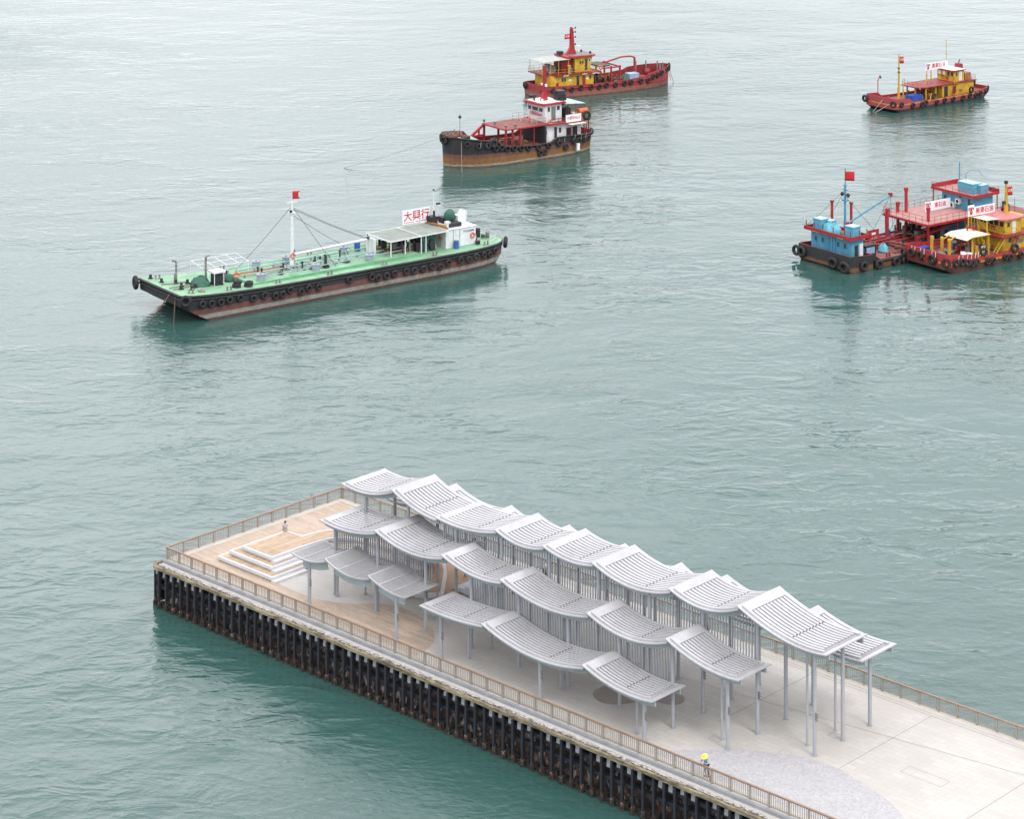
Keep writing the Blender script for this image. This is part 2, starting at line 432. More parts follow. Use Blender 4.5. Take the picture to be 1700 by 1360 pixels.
s = MB(); s.prism(cob, DZ+.001, DZ+.012); tag(s.build('cobbled_pavement', cobble), kind='structure')
bp_ = smooth_poly([(47.6,5.8),(48.4,5.0),(49.4,4.75),(50.4,5.2),(51.1,6.2),(51.6,7.4),(52.5,7.85),(53.7,8.2),(54.1,9.2),(53.2,10.2),(51,10),(49,9),(47.6,7.4)], True)
s = MB(); s.prism(bp_, DZ+.001, DZ+.012); tag(s.build('brown_pavement', brownp), kind='structure')
s = MB(); s.prism([(18.8,8.9),(23.5,9.3),(26.0,12.6),(23.4,16.2),(19,17.5),(16,16),(15.5,12)], DZ+.013, DZ+.02)
tag(s.build('brown_boardwalk', darkwood), kind='structure')
s = MB(); s.box(.05,.75,.1,21.9,DZ+.001,DZ+.03); s.box(.75,PL,21.2,21.9,DZ+.001,DZ+.03); s.box(.75,PL,.1,.75,DZ+.001,DZ+.03)
tag(s.build('kerb_border', borderm), kind='structure')

# the quay structure under and in front of the deck
def stained_ledge():
    m, n, l, b = nodes('ledge_concrete_stained')
    tc = n.new('ShaderNodeTexCoord'); sp = n.new('ShaderNodeSeparateXYZ'); l.new(tc.outputs['Object'], sp.inputs[0])
    f = noise(n, l, 1.6, 5, rough=.7)
    c = ramp(n, l, f, [(.35, (.38,.355,.33)), (.7, (.50,.475,.445))])
    mr = n.new('ShaderNodeMapRange'); mr.inputs['From Min'].default_value = -.92; mr.inputs['From Max'].default_value = -.62
    mr.inputs['To Min'].default_value = 1; mr.inputs['To Max'].default_value = 0; l.new(sp.outputs[1], mr.inputs[0])
    f2 = noise(n, l, 5.5, 5, vscale=(.6,1,1), rough=.7)
    k = ramp(n, l, f2, [(.47, g3(0)), (.53, g3(.85))])
    mm = n.new('ShaderNodeMath'); mm.operation = 'MULTIPLY'; l.new(mr.outputs[0], mm.inputs[0]); l.new(k, mm.inputs[1])
    c = mix(n, l, mm.outputs[0], c, (.035,.03,.035))
    l.new(c, b.inputs['Base Color']); b.inputs['Roughness'].default_value = .85
    return m
def pilemat():
    m, n, l, b = nodes('fender_pile_paint')
    tc = n.new('ShaderNodeTexCoord'); sp = n.new('ShaderNodeSeparateXYZ'); l.new(tc.outputs['Object'], sp.inputs[0])
    f = noise(n, l, 3, 6)
    ma = n.new('ShaderNodeMath'); ma.operation = 'MULTIPLY_ADD'; ma.inputs[1].default_value = .5; l.new(f, ma.inputs[0]); l.new(sp.outputs[2], ma.inputs[2])
    c = ramp(n, l, ma.outputs[0], [(0, (.05,.035,.03)), (.55, (.16,.11,.08)), (.95, (.30,.25,.20)), (1.0, (.018,.02,.027))])
    mr = n.new('ShaderNodeMapRange'); mr.inputs['From Max'].default_value = .85; l.new(ma.outputs[0], mr.inputs[0])
    c.node.color_ramp.interpolation = 'LINEAR'; l.new(mr.outputs[0], c.node.inputs[0])
    f2 = noise(n, l, 1.6, 5)
    c = mix(n, l, ramp(n, l, f2, [(.45, g3(0)), (.8, g3(.35))]), c, (.05,.055,.065))
    l.new(c, b.inputs['Base Color']); b.inputs['Roughness'].default_value = .6
    return m
def crustmat():
    m, n, l, b = nodes('shell_crust')
    f = noise(n, l, 9, 6, rough=.8)
    c = ramp(n, l, f, [(.42, (.012,.010,.010)), (.58, (.045,.030,.024)), (.67, (.24,.20,.165))])
    l.new(c, b.inputs['Base Color']); b.inputs['Roughness'].default_value = .95
    return m
def wallmat():
    m, n, l, b = nodes('tidal_wall_concrete')
    f = noise(n, l, 1.3, 6, vscale=(1.2,1,1), rough=.65)
    c = ramp(n, l, f, [(.4, (.010,.010,.014)), (.5, (.035,.022,.02)), (.58, (.10,.05,.035)), (.7, (.22,.18,.15))])
    f2 = noise(n, l, .9, 5, vscale=(2.2,1,1), rough=.7)
    c = mix(n, l, ramp(n, l, f2, [(.56, g3(0)), (.60, g3(.8))]), c, (.36,.32,.29))
    l.new(c, b.inputs['Base Color']); b.inputs['Roughness'].default_value = .9
    return m
ledgem, pilem, wallm, crust = stained_ledge(), pilemat(), wallmat(), crustmat()
def capmat():
    m, n, l, b = nodes('weathered_cap_timber')
    f = noise(n, l, 1.2, 6, vscale=(.5,2,2), rough=.7)
    c = ramp(n, l, f, [(.38, (.07,.055,.04)), (.52, (.22,.18,.11)), (.68, (.38,.34,.23))])
    l.new(c, b.inputs['Base Color']); b.inputs['Roughness'].default_value = .85
    return m
capm = capmat()
pier = thing('pier', 'long concrete pier carrying the paved deck, edged with dark fender piles', 'pier', (0,0,0))
s = MB(); s.box(.0, PL, -.10, PW-.3, -1.5, DZ-.95); s.box(-.2, PL, PW-.35, PW, 1.5, DZ-.95); s.box(-.22,.02,.3,PW,-1.5,DZ-.95)
s.build('quay_wall', wallm, pier)
s = MB(); s.box(-.08, .03, -1.06, -.101, .3, DZ-.76); s.build('corner_wall', wallm, pier)
s = MB(); s.box(-.1, PL, -.36, -.121, DZ-.45, DZ-.03)
s.box(-.3,-.051,-.2,PW,DZ-.45,DZ-.03); s.box(-.3,PL,PW+.001,PW+.25,DZ-.45,DZ-.03)
s.build('plinth', plinthm, pier)
s = MB(); s.box(-.02, PL, -1.06, -.361, DZ-.75, DZ-.28); s.build('ledge', ledgem, pier)
# cap timbers end to end, and the rounded corner of the fender line
segs = []; x = .7; k = 0
while x < PL:
    s = MB(); s.box(x+.015, min(x+5.4,PL)-.015, -1.45, -1.20, DZ-.52, DZ-.26); x += 5.4
    s.build('cap_timber', capm, pier)
s = MB(); cpts = [(.69,-1.5),(.1,-1.48),(-.45,-1.15),(-.72,-.6),(-.62,-.1),(-.3,.25),(-.3,-.1),(-.42,-.55),(-.22,-.9),(.16,-1.13),(.69,-1.13)]
s.prism(cpts, DZ-.60, DZ-.25); s.build('corner_timber', capm, pier)
# fender piles with shell growth at the foot
def pile_mb(i):
    s = MB(); r = .145
    # upper pile, slightly H shaped: flange, web, flange
    r = .10; s.box(-r, r, -.11, -.07, .35, DZ-.60); s.box(-.04, .04, -.07, .07, .35, DZ-.62); s.box(-r, r, .07, .11, .35, DZ-.62)
    return s
def crust_mb(i):
    s = MB(); random.seed(i); zs = [-1.2, -.05, .15, .32, .5]
    n = 9; vs = []; fs = []
    for a, z in enumerate(zs):
        for j in range(n):
            t = 2*math.pi*j/n; q = (.20 if a < 4 else .10)*random.uniform(.75,1.25)
            vs.append((math.cos(t)*q*1.05, math.sin(t)*q, z + (random.uniform(-.14,.34) if a == 4 else 0)))
    for a in range(len(zs)-1):
        for j in range(n): fs.append((a*n+j, a*n+(j+1)%n, (a+1)*n+(j+1)%n, (a+1)*n+j))
    fs.append(tuple(range((len(zs)-1)*n, len(zs)*n)))
    s.add(vs, fs, 0); return s
pp = pile_mb(0).build('fender_pile', pilem, pier); cc = [crust_mb(i).build('shell_growth', crust, pp) for i in range(4)]
meshes = [c.data for c in cc]
for c in cc[1:]: bpy.data.objects.remove(c)
npile = 0; x = -.36
while npile < 92 and x < PL:
    if npile == 0: o = pp; ch = cc[0]
    else:
        o = pp.copy(); COL.objects.link(o); o.parent = pier
        ch = cc[0].copy(); ch.data = meshes[npile % 4]; COL.objects.link(ch); ch.parent = o
    ch.rotation_euler = (0,0,random.uniform(0,6)); ch.scale = (1,1,random.uniform(.85,1.25))
    o.location = (x, -1.36 if x > .3 else -.95, 0); x += 1.04; npile += 1
# horizontal walings and the crusted beam behind the piles
s = MB(); s.box(.1, PL, -1.18, -.62, DZ-1.35, DZ-1.08); s.box(.1, PL, -1.18, -.72, 1.75, 2.0)
s.build('waling', pilem, pier)
s = MB(); random.seed(3); x = .1
while x < 82:
    w_ = .43; z = .42 + .2*math.cos((x+.36)/1.04*2*math.pi) + random.uniform(-.12,.12)
    s.box(x, x+w_-.004, -1.17+random.uniform(-.04,.04), -.8, -.6, z); x += w_
s.build('crusted_beam', crust, pier)
limem = paint('pale_lime_stain', (.42,.41,.42), .9, var=.6, vs=2)
bk = [MB().box(-.15-.02*i, .19, -1.22, -1.10, DZ-1.02-.1*i, DZ-.68).build('bracket_plate', limem, pier) for i in range(3)]
for i in range(3, 66):
    if i % 11 in (2, 7): continue
    o = bk[0].copy(); o.data = bk[i % 3].data; COL.objects.link(o); o.location = (.16+i*1.04+random.uniform(-.06,.06), 0, random.uniform(-.08,.04))
for i in range(3): bk[i].location = (.16+i*1.04, 0, 0)

# ---------------------------------------------------------------- railings
def railing(name, label, a, b, step=1.78, inner=1):
    a, b = Vector((*a,0)), Vector((*b,0)); L = (b-a).length; d = (b-a).normalized(); n = int(round(L/step)); st = L/n
    t = thing(name, label, 'railing', (a.x, a.y, DZ), math.atan2(d.y, d.x))
    s = MB(); s.box(-.12, L+.12, -.085, .085, 1.06, 1.12); s.build('handrail', railwood, t)
    s = MB(); s.box(0, L, -.03, .03, .99, 1.055, 0); s.box(0, L, -.025, .025, .10, .14, 0); s.build('rail_bar', postm, t)
    pm = None; bm = None
    for i in range(n+1):
        if pm is None:
            p = MB().box(-.05, .05, -.075, .075, 0, .99); p.box(-.09,.09,-.1,.1,.0,.03); p = p.build('post', postm, t); pm = p
        else: p = pm.copy(); COL.objects.link(p)
        p.location = (i*st, 0, 0)
        if i < n:
            if bm is None:
                q = MB()
                for k in range(1, 9):
                    x = k*st/9; q.box(x-.02, x+.02, -.024, .024, .14, .99)
                q = q.build('baluster_panel', balm, t); bm = q
            else: q = bm.copy(); COL.objects.link(q)
            q.location = (i*st, 0, 0)
    return t
railing('railing', 'bronze railing with wooden handrail along the near pier edge above the fender piles', (.12,.0), (PL*.62,.0))
railing('railing', 'bronze railing with wooden handrail across the seaward end of the pier', (.06,.2), (.06,21.85))
railing('railing', 'bronze railing with wooden handrail along the far pier edge beyond the canopies', (.2,21.9), (PL*.62,21.9))

# ---------------------------------------------------------------- stepped seating
def inset(poly, d):
    n = len(poly); out = []
    for i in range(n):
        p0, p1, p2 = Vector(poly[i-1]), Vector(poly[i]), Vector(poly[(i+1)%n])
        e1 = (p1-p0).normalized(); e2 = (p2-p1).normalized()
        n1 = Vector((-e1.y,e1.x)); n2 = Vector((-e2.y,e2.x)); k = n1+n2
        k = k/max(.35,k.dot(n1)) if k.length > 1e-6 else n1
        out.append(tuple(p1+k*d))
    return out
seat = thing('stepped_seating', 'white edged stepped seating platform with honey timber tops, curling away at its far end', 'seating', (5,5,DZ))
def rel(poly): return [(x-5,y-5) for x,y in poly]
t3 = [(5.4,4.5),(9.6,4.5),(9.6,8.4),(9.72,10.2)] + [(9.95,11.5),(10.75,12.45),(12.1,13.15),(14.4,13.6),(17,13.75),(20.4,13.8)] + [(20.4,15.9),(17,15.85),(13.6,15.6),(11,14.95),(9.3,14.1),(8.2,13.0),(7.7,11.8),(7.5,10.1),(5.4,10.0)]
t2 = [(4.5,3.76),(10.5,3.76),(10.5,8.3),(10.7,10),(11.15,11),(12,11.75),(13.4,12.35),(15.5,12.75),(20.4,12.95),(20.4,13.79),(9,13.4),(8,10),(8,9.96),(4.5,9.96)]
t1 = [(3.82,2.92),(11.45,2.92),(11.45,7.9),(11.65,9.6),(12.15,10.5),(13.1,11.1),(14.6,11.6),(17,11.95),(20.4,12.1),(20.4,12.94),(9,12.5),(8,9),(8,9.92),(3.82,9.92)]
t1 = [(3.82,2.92),(11.45,2.92),(11.45,7.9),(11.65,9.6),(12.15,10.5),(13.1,11.1),(14.6,11.6),(17,11.95),(20.4,12.1),(20.4,12.94),(12,12.4),(9,9.92),(3.82,9.92)]
t2 = [(4.5,3.76),(10.5,3.76),(10.5,8.3),(10.7,10),(11.15,11),(12,11.75),(13.4,12.35),(15.5,12.75),(20.4,12.95),(20.4,13.79),(12,13.0),(9.2,9.96),(4.5,9.96)]
for k, (z, p) in enumerate(((.45,t1),(.9,t2),(1.35,t3))):
    q = rel(p); s = MB(); s.prism(inset(q, .12), z-.45+.002*k, z-.27, 1); s.prism(q, z-.27, z, 0); o = s.build('tier', [benchm, borderm], seat)
    s = MB(); s.prism(inset(q, .22), z+.002, z+.012); s.build('timber_top', stepwood, o)
    # half step along the right-hand side
    xr = p[1][0]-5; y0 = p[1][1]-5
    s = MB(); s.box(xr-.10, xr+.50, y0+.001, y0+3.9-.5*k, z-.449, z-.24); s.build('half_step', benchm, seat)
low = thing('low_platform', 'low timber platform with a pale bent kerb, below the middle canopies', 'platform', (24,12,DZ))
q = [(23.4,9.35),(25.15,11.05),(21.9,14.75),(20.3,16.2),(17.6,15.9),(18.4,11)]
q = [(x-24,y-12) for x,y in q]
s = MB(); s.prism(q, .02, .38); s.build('kerb', benchm, low)
s = MB(); s.prism(inset(q,.3), .382, .392); s.build('timber_top', darkwood, low)
st = thing('white_steps', 'white concrete steps seen between the middle canopies', 'steps', (24.9,15.2,DZ))
for i in range(4):
    s = MB().box(-.5+i*.75, .25+i*.75, -2.2, 1.6, .02, .2+i*.22); s.build('tread', benchm, st)
# ---------------------------------------------------------------- wave-roofed pavilion: five canopies of curved roof panels
def curve_z(pts):
    u = np.array([p[0] for p in pts]); z = np.array([p[1] for p in pts])
    deg = min(3, len(pts)-1) if len(pts) >= 4 else min(2, len(pts)-1)
    return np.polyfit(u-u[0], z, min(deg,2 if len(pts)<5 else 3)), u[0]
class Panel:
    def __init__(s, pts, v0, v1, u1=None):
        s.c, s.u0 = curve_z(pts); s.v0, s.v1 = v0, v1; s.u1 = u1 or pts[-1][0]
    def z(s, u): return float(np.polyval(s.c, u-s.u0)) + DZ
    def sheet(s, mb, ua, ub, va, vb, top, bot, m=0, k=14):
        """curved slab following the profile; top/bot are offsets from it"""
        vs = []; fs = []
        for i in range(k+1):
            u = ua+(ub-ua)*i/k; z = s.z(u)
            dz = (s.z(u+.05)-s.z(u-.05))/.1; q = math.hypot(1,dz); nx, nz = -dz/q, 1/q
            for off in (bot, top):
                for v in (va, vb): vs.append((u+nx*off, v, z+nz*off))
        for i in range(k):
            a = i*4; b = a+4
            fs += [(a,b,b+1,a+1), (a+2,a+3,b+3,b+2), (a,a+2,b+2,b), (a+1,b+1,b+3,a+3)]
        fs += [(0,1,3,2), (k*4,k*4+2,k*4+3,k*4+1)]
        mb.add(vs, fs, m)
def roof_panel(p, parent, last=False, gapu=.58, nst=12):
    u0, u1, v0, v1 = p.u0, p.u1, p.v0, p.v1
    L = u1-u0
    s = MB()
    p.sheet(s, u0, u1, v0, v1, 0, -.09)                       # outer skin
    ut = u1-(.45 if last else .25)
    p.sheet(s, u0+.22, ut, v0+.34, v0+.60, .13, .001); p.sheet(s, u0+.22, ut, v1-.60, v1-.34, .13, .001)   # raised rims
    p.sheet(s, u0+.22, u0+.95, v0+.601, v1-.601, .128, .001)
    p.sheet(s, u0+.951, ut, v0+.601, v1-.601, .03, .001, 1)   # sunk tray, shade between the ribs painted in as a darker tone
    r = s.build('roof_panel', [alum, trayshadem], parent)
    s = MB(); ua, ub = u0+1.02, u1-(.75 if last else .25); va, vb = v0+.66, v1-.66
    w_ = (vb-va)/nst
    for i in range(nst):
        p.sheet(s, ua, ub, va+i*w_+.075, va+(i+1)*w_-.075, .135, .031)
    s.build('roof_ribs', alum, r)
    # dashed brown gutter slot across the ribs
    s = MB(); ug = u0+L*gapu; vs = []; fs = []
    za, zb = p.z(ug), p.z(ug+.11); dz = (zb-za)/.11; qn = math.hypot(1, dz); nx, nz = -dz/qn*.142, .142/qn
    vv = [va]
    for i in range(nst): vv += [va+i*w_+.10, va+(i+1)*w_-.04]
    for v in vv: vs += [(ug+nx, v, za+nz), (ug+.11+nx, v, zb+nz)]
    for i in range(len(vv)-1): s.add([vs[2*i], vs[2*i+1], vs[2*i+3], vs[2*i+2]], [(0,1,2,3)], 1 if i % 2 == 0 else 0)
    w2 = MB(); w2.v = vs; w2.f = [[2*i, 2*i+1, 2*i+3, 2*i+2] for i in range(len(vv)-1)]; w2.m = [1 if i % 2 == 0 else 0 for i in range(len(vv)-1)]; w2.s = [False]*(len(vv)-1); s = w2
    s.build('gutter_slot', [gapm, alum], r)
    # curved edge beams under the roof
    for v in (v0+.50, v1-.62):
        s = MB(); p.sheet(s, u0+.25, u1-.1, v, v+.12, -.091, -.52); s.build('edge_beam', alum2, r)
    return r
def slat_panel(p, parent):
    u0, u1, v0, v1 = p.u0, p.u1, p.v0, p.v1
    s = MB(); p.sheet(s, u0, u1, v0, v0+.10, .05, -.08); p.sheet(s, u0, u1, v1-.10, v1, .05, -.08)
    p.sheet(s, u0, u0+.08, v0+.1, v1-.1, .04, -.08, k=1); p.sheet(s, u1-.08, u1, v0+.1, v1-.1, .04, -.08, k=1)
    n = 4
    for i in range(1, n):
        v = v0+(v1-v0)*i/n; p.sheet(s, u0+.08, u1-.08, v-.03, v+.03, -.075, -.2)
    r = s.build('roof_frame', alum, parent)
    s = MB(); n = int((v1-v0)/.155)
    for i in range(1, n):
        v = v0+(v1-v0)*i/n; p.sheet(s, u0+.02, u1-.02, v-.032, v+.032, .045, -.07)
    s.build('roof_slats', alum, r)
    s = MB()
    for u in (u0+(u1-u0)*.3, u0+(u1-u0)*.62): p.sheet(s, u-.05, u+.05, v0+.1, v1-.1, .075, .047, k=1)
    s.build('cross_batten', alum, r)
    for va, vb, ua, dp in ((v0+.35, v0+.47, 1.2, .75), (v1-.6, v1-.48, .5, .5)):
        s = MB(); p.sheet(s, u0+ua, u1-.4, va, vb, -.101, -dp); s.build('edge_beam', alum2, r)
    return r
def column(u, v, z, parent, r=.15, lamp=False):
    s = MB(); s.tube([(0,0,0),(0,0,z)], r, 14); s.cyl((0,0,.012),(0,0,.05), r+.07, n=14)
    o = s.build('column', colm, parent, (u, v, DZ))
    if lamp:
        s = MB(); h = 3.3 if z > 4.2 else 2.2
        for k in range(3): s.beam((r*.6, -.05, h-k*.22), (r+.22, -.12, h-.05-k*.22), .10)
        s.build('spotlight', greymetal, o)
    return o
def screen(u0, u1, v, topf, botf, parent, step=.285):
    s = MB(); u = u0; i = 0
    while u <= u1:
        w_ = .027 if i % 7 else .045
        s.box(u-w_, u+w_, v-.05, v+.05, botf(u), topf(u)); u += step; i += 1
    return s.build('bar_screen', colm, parent)
def zfun(panels, off=0):
    def f(u):
        for p in panels:
            if p.u0 <= u <= p.u1: return p.z(u)+off
        return (panels[0].z(panels[0].u0) if u < panels[0].u0 else panels[-1].z(panels[-1].u1))+off
    return f
def mkrow(defs, v0, v1, lap=.12):
    out = []
    for i in range(len(defs)-1):
        a = defs[i][0] if isinstance(defs[i], tuple) else defs[i]; b = defs[i+1][0] if isinstance(defs[i+1], tuple) else defs[i+1]
        a[-1] = (a[-1][0], min(a[-1][1], b[0][1]-.30))
    for i, d in enumerate(defs):
        pts, a, b = d if isinstance(d, tuple) else (d, v0, v1)
        p = Panel(pts, a, b)
        if i < len(defs)-1: p.u1 = p.u1 + lap
        out.append(p)
    return out
Bp = mkrow([[(14.76,8.42),(17.48,8.20),(19.37,8.55),(21.31,9.30)],
            [(21.31,9.44),(23.69,8.50),(25.81,8.20),(26.86,8.30)],
            [(26.89,8.35),(30.27,8.15),(32.83,8.55),(34.06,8.98)],
            [(34.06,9.07),(35.97,8.50),(38.59,8.60),(39.57,8.98)],
            [(39.57,9.10),(41.9,8.57),(44.12,8.72),(45.12,9.03)],
            [(45.10,9.12),(48.44,8.26),(51.54,8.36),(53.35,9.02)],
            [(53.35,9.18),(55.81,8.52),(58.08,8.68),(60.24,9.50)],
            [(60.24,9.68),(62.48,8.85),(64.6,8.30),(66.8,8.10),(68.74,8.25)]], 8.3, 13.8)
Cp = mkrow([([(15.94,6.37),(18.32,6.12),(21.14,6.50),(23.06,7.08)],4.6,10.1),
            ([(23.06,7.19),(26.02,6.50),(28.99,6.35),(31.33,7.05)],4.6,10.1),
            ([(31.31,7.19),(33.93,6.52),(37.04,6.42),(38.2,6.76)],4.6,8.75),
            ([(38.2,6.92),(41.58,6.14),(45.99,6.02),(47.86,6.65)],4.6,8.75),
            ([(47.84,6.80),(51.37,6.00),(54.4,6.12),(56.09,6.85)],4.6,8.75),
            ([(56.09,7.05),(58.96,6.08),(61.2,5.80),(63.25,5.86)],4.6,8.80)], 4.6, 8.75)
Dp = mkrow([[(32.03,4.05),(35.65,3.92),(38.41,4.22),(39.28,4.40)],
            [(39.28,4.52),(42.62,3.62),(46.12,3.42),(50.32,4.16)],
            [(50.30,4.34),(52.3,3.75),(54.23,3.42),(57.46,3.55)]], 1.3, 5.45)
Ap = mkrow([[(14.2,6.4),(16.5,6.05),(19,6.25),(20.3,6.8)],[(20.0,7.25),(22.5,6.5),(25,6.3),(27,6.8)],[(27,6.95),(30,6.2),(32.5,6.3),(34,6.8)],
            [(34,6.95),(37,6.2),(39,6.3),(40.5,6.8)],[(40.5,6.95),(43,6.2),(45.5,6.3),(46.8,6.8)],[(46.8,6.95),(49,6.2),(51,6.4),(51.9,6.8)],
            [(51.7,7.2),(55,6.4),(59,6.3),(61.2,6.9)],[(61.0,7.2),(63.6,6.45),(66,6.15),(68.6,6.25)]], 13.2, 17.9)
Sp = mkrow([[(15.49,4.04),(17.17,3.83),(18.89,4.15),(19.79,4.50)],
            [(19.79,4.66),(21.54,4.07),(23.9,4.03),(25.31,4.45)],
            [(25.31,4.62),(27.56,3.98),(29.81,3.93)]], 1.7, 5.8, lap=.25)
rows = [
 ('canopy', 'farthest ribbed wave canopy beside the far railing, mostly hidden by the tallest one', Ap),
 ('canopy', 'tallest and longest canopy, with eight curved ribbed panels', Bp),
 ('canopy', 'middle height canopy with six curved ribbed panels, between the tallest and lowest canopies', Cp),
 ('canopy', 'low canopy of three solid ribbed wave panels close to the near railing', Dp)]
roots = []
for (nm, lb, P) in rows:
    t = thing(nm, lb, 'canopy', (0,0,0), 0, 'curved canopies of the pier pavilion')
    for i, p in enumerate(P): roof_panel(p, t, i == len(P)-1, .62 if i < len(P)-1 else .56, 10 if (p.v1-p.v0) > 5 else 8)
    roots.append(t)
tA, tB, tC, tD = roots
tS = thing('canopy', 'open slatted trellis canopy of three wavy panels nearest the stepped seating', 'canopy', (0,0,0), 0, 'curved canopies of the pier pavilion')
for p in Sp: slat_panel(p, tS)
G = [17.45, 22.95, 28.9, 34.4, 39.9, 45.4, 50.9, 56.4, 61.83, 67.3]
fA, fB, fC, fD, fS = [zfun(P, -.3-DZ) for P in (Ap, Bp, Cp, Dp, Sp)]
for i, u in enumerate(G):
    column(u, 16.1, fA(u), tA, lamp=(i % 2 == 0)); column(u, 12.5, fB(u), tB); column(u, 8.88, fB(u), tB, lamp=i > 6)
    if u < 62: column(u, 5.17, fC(u), tC, lamp=i in (1,2,8))
for u in (34.04, 45.3, 56.24): column(u, 1.93, fD(u), tD, .165, lamp=True)
for u in (17.45, 28.52): column(u, 2.08, fS(u), tS, .165, lamp=True)
for u in (18.0, 23.0): column(u, 4.9, fS(u)-.1, tS, .13)
for (u, v, t, f) in [(65.85,9.89,tB,fB),(65.88,13.5,tA,fA),(60.45,6.19,tC,fC),(55.02,2.49,tD,fD),(43.99,6.22,tC,fC),(45.39,4.29,tD,fD),
                     (35.8,3.44,tD,fD),(35.78,6.23,tC,fC),(27.54,7.92,tC,fC),(19.4,7.0,tC,fC),(33.0,9.9,tB,fB),(49.5,9.9,tB,fB)]:
    column(u, v, f(u), t, .095)
zB, zC, zD, zS = zfun(Bp,-.5), zfun(Cp,-.5), zfun(Dp,.0), zfun(Sp,.0)
zCt = zfun(Cp, 0)
screen(27.3, 61.8, 8.98, zB, lambda u: zCt(u)-.25, tB)
screen(34.4, 56.4, 5.32, zC, lambda u: zD(u)-.35, tC)
screen(16.9, 29.0, 5.95, zC, lambda u: zS(u)-.15, tC)
# ---------------------------------------------------------------- boats: shared parts
def hull(st, mats, parent, deckmat, deckz=None, bul=.12, name='hull'):
    """st: (x, half beam deck, z edge, half beam mid, z mid, half beam low, z low). deckz(x): deck level inside a bulwark"""
    s = MB(); k = len(st); 
    for side in (1, -1):
        vs = []; fs = []
        for (x, hb, ze, hm, zm, hw, zl) in st:
            sec = [(hb, ze), (hm, zm), (hw, zl), (0, zl-.02)]
            vs += [(x, side*y, z) for y, z in sec]
        for i in range(k-1):
            for j in range(3):
                a = i*4+j; f = (a, a+1, a+5, a+4); fs.append(f if side < 0 else f[::-1])
        s.add(vs, fs, 0)
    for (e, rev) in ((st[0], False), (st[-1], True)):
        x, hb, ze, hm, zm, hw, zl = e
        p = [(x,hb,ze),(x,hm,zm),(x,hw,zl),(x,-hw,zl),(x,-hm,zm),(x,-hb,ze)]
        s.add(p, [tuple(range(6)) if not rev else tuple(range(5,-1,-1))], 0)
    if deckz:
        for side in (1,-1):
            vs = []
            for (x, hb, ze, *_r) in st:
                hm, zm, hw, zl = _r; z = deckz(x); at = hm+(hb-hm)*(z-zm)/(ze-zm) if z > zm else hw+(hm-hw)*(z-zl)/(zm-zl)
                h2 = max(.02, hb-bul); h3 = max(.01, min(h2, at-.04)); vs += [(x,side*hb,ze),(x,side*h2,ze),(x,side*h3,z)]
            fs = []
            for i in range(k-1):
                for j in range(2):
                    a = i*3+j; f = (a,a+3,a+4,a+1); fs.append(f if side < 0 else f[::-1])
            s.add(vs, fs, 1 if len(mats) > 1 else 0)
        for (e, dx) in ((st[0], bul), (st[-1], -bul)):   # end bulwarks, inner faces
            x, hb, ze = e[:3]; h2 = max(.02, hb-bul)
            x0, x1 = sorted((x+.001*(1 if dx>0 else -1), x+dx)); s.box(x0, x1, -h2+.002, h2-.002, deckz(x)-.02, ze-.003, 1 if len(mats) > 1 else 0)
    h = s.build(name, mats, parent)
    s = MB(); vs = []; fs = []
    for (x, hb, ze, hm, zm, hw, zl) in st:
        z = deckz(x) if deckz else ze-.004
        h2 = hb-.002
        if deckz:
            at = hm+(hb-hm)*(z-zm)/(ze-zm) if z > zm else hw+(hm-hw)*(z-zl)/(zm-zl)
            h2 = max(.01, min(hb-bul, at-.04))
        vs += [(x,-h2,z),(x,h2,z)]
    for i in range(k-1): fs.append((i*2, i*2+2, i*2+3, i*2+1))
    s.add(vs, fs, 0); s.build('deck', deckmat, parent)
    return h
def railing_on(pts, z, h, mat, parent, r=.025, n=2, step=1.2, name='guard_rail', closed=False):
    s = MB(); P = [Vector((*p, z)) for p in pts]
    if closed: P.append(P[0])
    for a, b in zip(P[:-1], P[1:]):
        for q in range(1, n+1): s.beam(a+Vector((0,0,h*q/n)), b+Vector((0,0,h*q/n)), r*1.6, m=0)
        L = (b-a).length; c = max(1, int(L/step))
        for i in range(c+1):
            p = a + (b-a)*i/c; s.beam(p, p+Vector((0,0,h)), r*1.6, m=0)
    return s.build(name, mat, parent)
def ladder(a, b, w, mat, parent, n=8, side=(0,1,0)):
    a, b = Vector(a), Vector(b); sd = Vector(side).normalized()*w/2; s = MB()
    s.beam(a-sd, b-sd, .08, .12); s.beam(a+sd, b+sd, .08, .12)
    for i in range(n):
        p = a+(b-a)*(i+.5)/n; s.beam(p-sd, p+sd, .16, .04)
    return s.build('ladder', mat, parent)
def house(x0, x1, y0, y1, z0, z1, mat, parent, name='deckhouse', slant=0.0):
    s = MB()
    vs = [(x0,y0,z0),(x1,y0,z0),(x1,y1,z0),(x0,y1,z0),(x0,y0,z1),(x1+slant,y0,z1),(x1+slant,y1,z1),(x0,y1,z1)]
    s.add(vs, [(0,3,2,1),(4,5,6,7),(0,1,5,4),(1,2,6,5),(2,3,7,6),(3,0,4,7)])
    return s.build(name, mat, parent)
